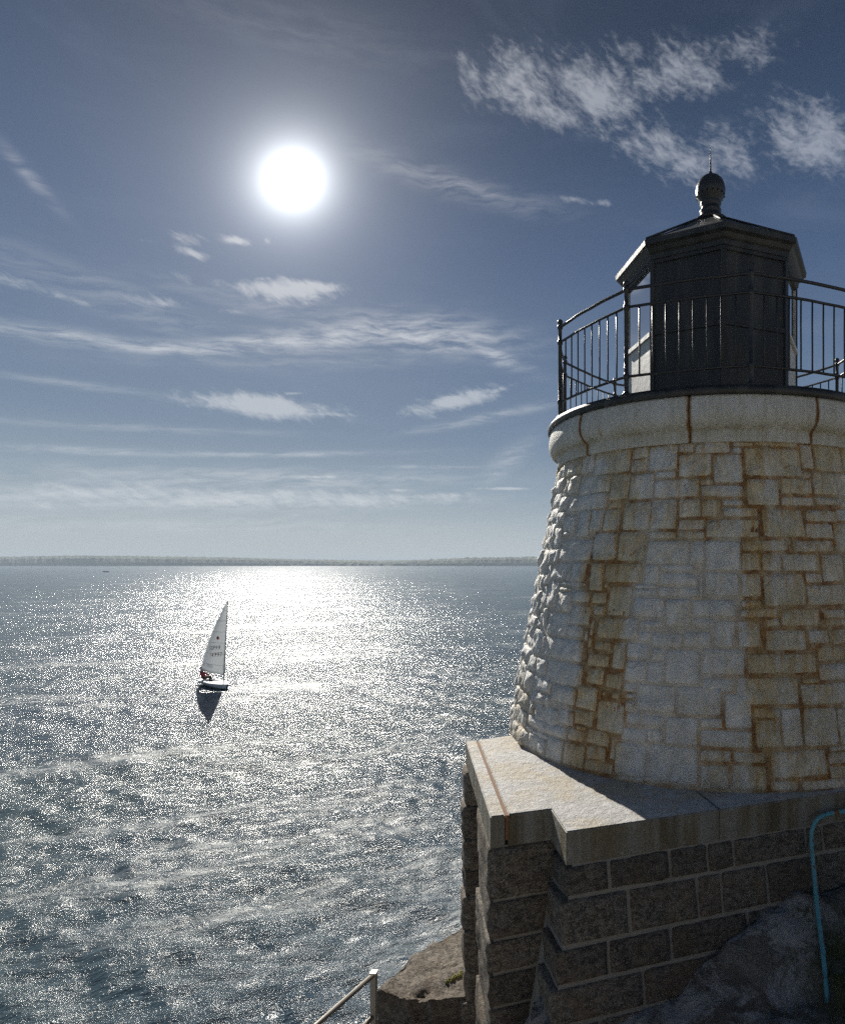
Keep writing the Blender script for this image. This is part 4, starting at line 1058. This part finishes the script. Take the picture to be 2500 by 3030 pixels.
# ------------------------------------------------------------------ sailing dinghy and its sailor
def build_boat():
    st = Vector((-31.1, 46.4, 0)); bow = Vector((-27.75, 43.82, 0)); ax = (bow - st).normalized(); ay = Vector((-ax.y, ax.x, 0)); L = 4.23
    Zv = Vector((0, 0, 1))
    heel = R_(4)
    zr = (Zv * math.cos(heel) + ay * math.sin(heel)).normalized(); yr = (ay * math.cos(heel) - Zv * math.sin(heel)).normalized()
    P = lambda x, y, z: st + ax * x + yr * y + zr * (z + .02)
    e = empty('sailing_dinghy', st + ax * 2, 'small white sailing dinghy with one tall sail crossing the sun glitter', 'dinghy')
    secs = []; N = 15; stat = np.linspace(0, 1, 19)
    for t in stat:
        hb = .56 * (1 - .10 * (1 - min(t / .4, 1)) ** 2) if t < .4 else .56 * math.cos((t - .4) / .6 * 1.52) ** .8
        hb = max(hb * 1.2, .012); sheer = .30 + .05 * t + .05 * max(0, t - .6); keel = -.10 + .05 * (1 - t) + .42 * max(0, t - .78) ** 1.5
        secs.append((t * L, hb, sheer, keel))
    V = []; nP = 13
    for (x, hb, sh, kl) in secs:
        for k in range(nP):
            a = -1 + 2 * k / (nP - 1); s = math.copysign(abs(a) ** .8, a)
            z = kl + (sh - kl) * abs(a) ** 2.6
            V.append(P(x, hb * s, z))
    Fc = [(i * nP + k, i * nP + k + 1, (i + 1) * nP + k + 1, (i + 1) * nP + k) for i in range(len(secs) - 1) for k in range(nP - 1)]
    Fc.append(tuple(range(nP)))
    me = bpy.data.meshes.new('hull'); me.from_pydata([tuple(v) for v in V], [], Fc); me.materials.append(M['white']); me.materials.append(M['green'])
    for pl_ in me.polygons:
        c = sum((Vector(V[i]) for i in pl_.vertices), Vector()) / len(pl_.vertices)
        if c.z < .13: pl_.material_index = 1  # dark green on the lower hull: waterline reflection and shade put into the colour
        pl_.use_smooth = True
    link('hull', me, None, e)
    V = []; nd = 7
    for (x, hb, sh, kl) in secs:
        for k in range(nd):
            a = -1 + 2 * k / (nd - 1); pit = -.16 if (.55 < x < 2.1 and abs(a) < .4) else 0.0
            V.append(P(x, hb * a * 1.01, sh + .045 * (1 - a * a) + pit))
    Fc = [(i * nd + k, (i + 1) * nd + k, (i + 1) * nd + k + 1, i * nd + k + 1) for i in range(len(secs) - 1) for k in range(nd - 1)]
    mesh('deck', V, Fc, M['white'], e)
    # spars
    mx = 3.55; rake = -.062
    def mast(z): return P(mx + rake * z, 0, z)
    MB().tube([mast(.2), mast(2), mast(4), mast(6.5)], [.032, .032, .026, .016], 8).build('mast', M['alu'], e, True)
    ang = R_(14)
    def boom(s, dz=0.0): return P(mx + rake * .82 - s * math.cos(ang), -s * math.sin(ang), .84 + .07 * s + dz)
    MB().tube([boom(0), boom(2.72)], .027, 8).build('boom', M['alu'], e, True)
    # sail
    nu, nv = 14, 26; V = []
    def sail_pt(u, v):
        z = .98 + 5.5 * v
        w = 2.62 * (1 - v) * (1 + .0) + .36 * math.sin(math.pi * v) * (1 - .25 * v) + .05
        s = u * w
        bel = .20 * math.sin(math.pi * u) * (1 - v * .8) + .12 * v * u * (1 - v)
        zz_ = z + .07 * s * (1 - v) + .10 * u * (1 - v) * 0
        return P(mx + rake * z - s * math.cos(ang), -s * math.sin(ang) - bel, zz_)
    for j in range(nv + 1):
        for i in range(nu + 1): V.append(sail_pt(i / nu, j / nv))
    Fc = [(j * (nu + 1) + i, j * (nu + 1) + i + 1, (j + 1) * (nu + 1) + i + 1, (j + 1) * (nu + 1) + i) for j in range(nv) for i in range(nu)]
    n0 = len(V); nrm = [yr * .004] * n0
    sail = mesh('sail', V, Fc, M['sail'], e, True)
    sol = sail.modifiers.new('thick', 'SOLIDIFY'); sol.thickness = .006; sol.offset = 0
    # seams and battens
    sb = MB()
    for v in (.12, .27, .42, .57, .72, .86):
        sb.tube([sail_pt(u, v - .02 * u) for u in np.linspace(.02, .99, 9)], .008, 4)
    sb.build('seam', M['blackprint'] if False else M['alu'], sail, True)
    # which side of the sail faces the viewer
    mid = sail_pt(.5, .5); tocam = (Vector((0, 0, H)) - mid).normalized()
    def face_n(u, v):
        a = sail_pt(u + .02, v) - sail_pt(u - .02, v); b = sail_pt(u, v + .02) - sail_pt(u, v - .02); n = a.cross(b).normalized()
        return n if n.dot(tocam) > 0 else -n
    # find (u,v) for a sail position given as metres aft of the luff and height
    def on_sail(s, z):
        v = (z - .98) / 5.5; w = 2.62 * (1 - v) + .36 * math.sin(math.pi * max(v, 0)) * (1 - .25 * v) + .05
        u = s / w; return sail_pt(u, v) + face_n(u, v) * .02
    def text(tx, s0, z0, size, mats, slant):
        cu = bpy.data.curves.new('t', 'FONT'); cu.body = tx; cu.size = size; cu.space_character = 1.1
        ob = bpy.data.objects.new('t', cu); col.objects.link(ob)
        dg = bpy.context.evaluated_depsgraph_get(); me = bpy.data.meshes.new_from_object(ob.evaluated_get(dg)); bpy.data.objects.remove(ob)
        bm = bmesh.new(); bm.from_mesh(me); bmesh.ops.triangulate(bm, faces=bm.faces[:]); bmesh.ops.subdivide_edges(bm, edges=bm.edges[:], cuts=1)
        for v in bm.verts:
            x, y = v.co.x, v.co.y
            v.co = on_sail(s0 - x, z0 + y + slant * x)       # reads from the leech towards the mast on this side
        return from_bm('sail_number', bm, mats, sail)
    text('SSP99', 1.55, 2.62, .44, M['blackprint'], .16)
    text('14', 1.45, 2.12, .44, M['redprint'], .16)
    text('997', .92, 2.21, .44, M['blackprint'], .16)
    # red emblem: a small sunburst
    mb = MB(); c = (.68, 3.62); pts = [c]
    for k in range(32):
        r = (.17 if k % 2 == 0 else .10); pts.append((c[0] + r * math.cos(k * math.pi / 16), c[1] + r * math.sin(k * math.pi / 16)))
    mb.add([on_sail(*q) for q in pts], [(0, k, k % 32 + 1) for k in range(1, 33)]); mb.build('sail_emblem', M['redprint'], sail)
    mb = MB(); c = (2.28, 1.42)
    mb.add([on_sail(*c)] + [on_sail(c[0] + .07 * math.cos(k), c[1] + .07 * math.sin(k)) for k in np.linspace(0, 6.283, 12, endpoint=False)], [(0, k, k % 12 + 1) for k in range(1, 13)]); mb.build('clew_dot', M['redprint'], sail)
    # small clear window low in the sail
    mb = MB(); q = [(.95, 1.28), (1.75, 1.34), (1.7, 1.62), (1.0, 1.56)]
    mb.add([on_sail(*p_) for p_ in q], [(0, 1, 2, 3)]); mb.build('sail_window', M['window'], sail)
    # steering gear and sheet
    MB().box(P(-.05, -.012, -.35), ax * .22 * -1, yr * .024, zr * .75).build('rudder', M['white'], e)
    MB().tube([P(-.1, 0, .36), P(.75, -.12, .47)], .014, 6).build('tiller', M['dark'], e, True)
    MB().tube([boom(2.55), P(.25, 0, .4), P(1.4, 0, .42), boom(1.3), P(1.4, 0, .40)], .006, 5).build('mainsheet', M['white'], e, True)
    MB().box(P(1.55, -.012, -.7), ax * .35, yr * .024, zr * 1.25).build('daggerboard', M['white'], e)
    # ---- sailor sitting on the side deck near the stern, leaning out, hand on the tiller
    side = 1.0 if yr.dot(Vector((0, -1, 0))) > 0 else -1.0          # windward side: away from the sail's belly
    Q = lambda x, y, z: P(x + .12, side * y, z)
    J = {'pelvis': (Q(.62, .36, .50), .15), 'waist': (Q(.62, .45, .68), .14), 'chest': (Q(.66, .53, .90), .165), 'neck': (Q(.70, .56, 1.08), .065), 'head0': (Q(.73, .56, 1.17), .085), 'head1': (Q(.74, .56, 1.28), .095), 'head2': (Q(.74, .56, 1.36), .06),
         'shl': (Q(.82, .50, 1.00), .085), 'ell': (Q(.98, .33, .82), .058), 'wrl': (Q(1.02, .14, .74), .04), 'hal': (Q(1.04, .06, .73), .042),
         'shr': (Q(.50, .54, 1.00), .085), 'elr': (Q(.42, .38, .78), .058), 'wrr': (Q(.60, .18, .62), .04), 'har': (Q(.64, .10, .58), .042),
         'hipl': (Q(.76, .34, .48), .11), 'knl': (Q(.88, -.02, .60), .075), 'anl': (Q(.92, -.12, .24), .05), 'tol': (Q(.98, -.28, .20), .045),
         'hipr': (Q(.50, .34, .48), .11), 'knr': (Q(.52, -.02, .58), .075), 'anr': (Q(.56, -.12, .24), .05), 'tor': (Q(.60, -.28, .20), .045)}
    E_ = [('pelvis', 'waist'), ('waist', 'chest'), ('chest', 'neck'), ('neck', 'head0'), ('head0', 'head1'), ('head1', 'head2'), ('chest', 'shl'), ('shl', 'ell'), ('ell', 'wrl'), ('wrl', 'hal'), ('chest', 'shr'), ('shr', 'elr'), ('elr', 'wrr'), ('wrr', 'har'),
          ('pelvis', 'hipl'), ('hipl', 'knl'), ('knl', 'anl'), ('anl', 'tol'), ('pelvis', 'hipr'), ('hipr', 'knr'), ('knr', 'anr'), ('anr', 'tor')]
    def skin(J, E_, root):
        ks = list(J); me = bpy.data.meshes.new('s'); me.from_pydata([tuple(J[k][0]) for k in ks], [(ks.index(a), ks.index(b)) for a, b in E_], [])
        ob = bpy.data.objects.new('s', me); col.objects.link(ob); md = ob.modifiers.new('skin', 'SKIN')
        for i, k in enumerate(ks):
            r = J[k][1]; me.skin_vertices[0].data[i].radius = (r, r); me.skin_vertices[0].data[i].use_root = (k == root)
        sd = ob.modifiers.new('sub', 'SUBSURF'); sd.levels = 2; sd.render_levels = 2
        dg = bpy.context.evaluated_depsgraph_get(); out = bpy.data.meshes.new_from_object(ob.evaluated_get(dg)); bpy.data.objects.remove(ob); return out
    me = skin(J, E_, 'pelvis'); me.name = 'body'; me.materials.clear()
    for m_ in (M['red'], M['dark'], M['skin']): me.materials.append(m_)
    keyl = {k: (0 if k in ('waist', 'chest', 'shl', 'ell', 'wrl', 'shr', 'elr', 'wrr', 'neck') else 2 if k.startswith('ha') or k.startswith('head') else 1) for k in J}
    for pl_ in me.polygons:
        c = pl_.center; k = min(J, key=lambda q: (J[q][0] - c).length - J[q][1] * .6); pl_.material_index = keyl[k]; pl_.use_smooth = True
    pe = empty('person', Q(.62, .36, .34), 'sailor in red jacket sitting at the stern of the dinghy, hand on tiller', 'person')
    link('body', me, None, pe)
    hc = J['head1'][0]
    bm = bmesh.new(); bmesh.ops.create_uvsphere(bm, u_segments=14, v_segments=10, radius=.118, matrix=Matrix.Translation(hc + Zv * .035))
    bmesh.ops.delete(bm, geom=[v for v in bm.verts if v.co.z < hc.z + .03], context='VERTS')
    from_bm('cap', bm, M['red'], pe, True)
    fwd = (Q(2, .2, 1.2) - hc).normalized(); sdv = fwd.cross(Zv).normalized()
    MB().tube([hc + fwd * .08 + Zv * .055, hc + fwd * .2 + Zv * .035], [.07, .05], 8).build('cap_peak', M['red'], pe, True)
    MB().sphere(hc + fwd * .098 - Zv * .012, .018, 8, 6).build('nose', M['skin'], pe, True)
    for s in (-1, 1):
        MB().sphere(hc + fwd * .083 + sdv * s * .034 + Zv * .012, .010, 6, 5).build('eye', M['dark'], pe, True)
        MB().sphere(hc + sdv * s * .094 - Zv * .01, .022, 6, 5).build('ear', M['skin'], pe, True)
    for hd, nx_ in (('hal', 'wrl'), ('har', 'wrr')):
        h0 = J[hd][0]; dd = (J[hd][0] - J[nx_][0]).normalized(); sx = dd.cross(Zv).normalized()
        fm = MB()
        for q in range(4):
            b0 = h0 + dd * .02 + Zv * (.018 - .012 * q) ; fm.tube([b0, b0 + dd * .045, b0 + dd * .055 - sx * .03, b0 + dd * .03 - sx * .045], [.009, .009, .008, .007], 6)
        fm.tube([h0 - sx * .02 + Zv * .01, h0 - sx * .045 + dd * .03 + Zv * .02, h0 - sx * .05 + dd * .05 + Zv * .01], [.011, .01, .008], 6)
        fm.build('fingers', M['skin'], pe, True)
build_boat()

# ------------------------------------------------------------------ haze
def build_haze():
    m = bpy.data.materials.new('haze'); m.use_nodes = True; nt = m.node_tree; nt.nodes.clear()
    o = nt.nodes.new('ShaderNodeOutputMaterial'); v = nt.nodes.new('ShaderNodeVolumePrincipled')
    v.inputs['Color'].default_value = (.76, .88, 1.0, 1); v.inputs['Density'].default_value = HAZE; v.inputs['Anisotropy'].default_value = .0
    nt.links.new(v.outputs[0], o.inputs['Volume'])
    h = MB().box((-9400, -9400, -13), (18800, 0, 0), (0, 18800, 0), (0, 0, 75)).build('haze', m)
    tag(h, kind='stuff')
HAZE = 0.00023
if HAZE: build_haze()
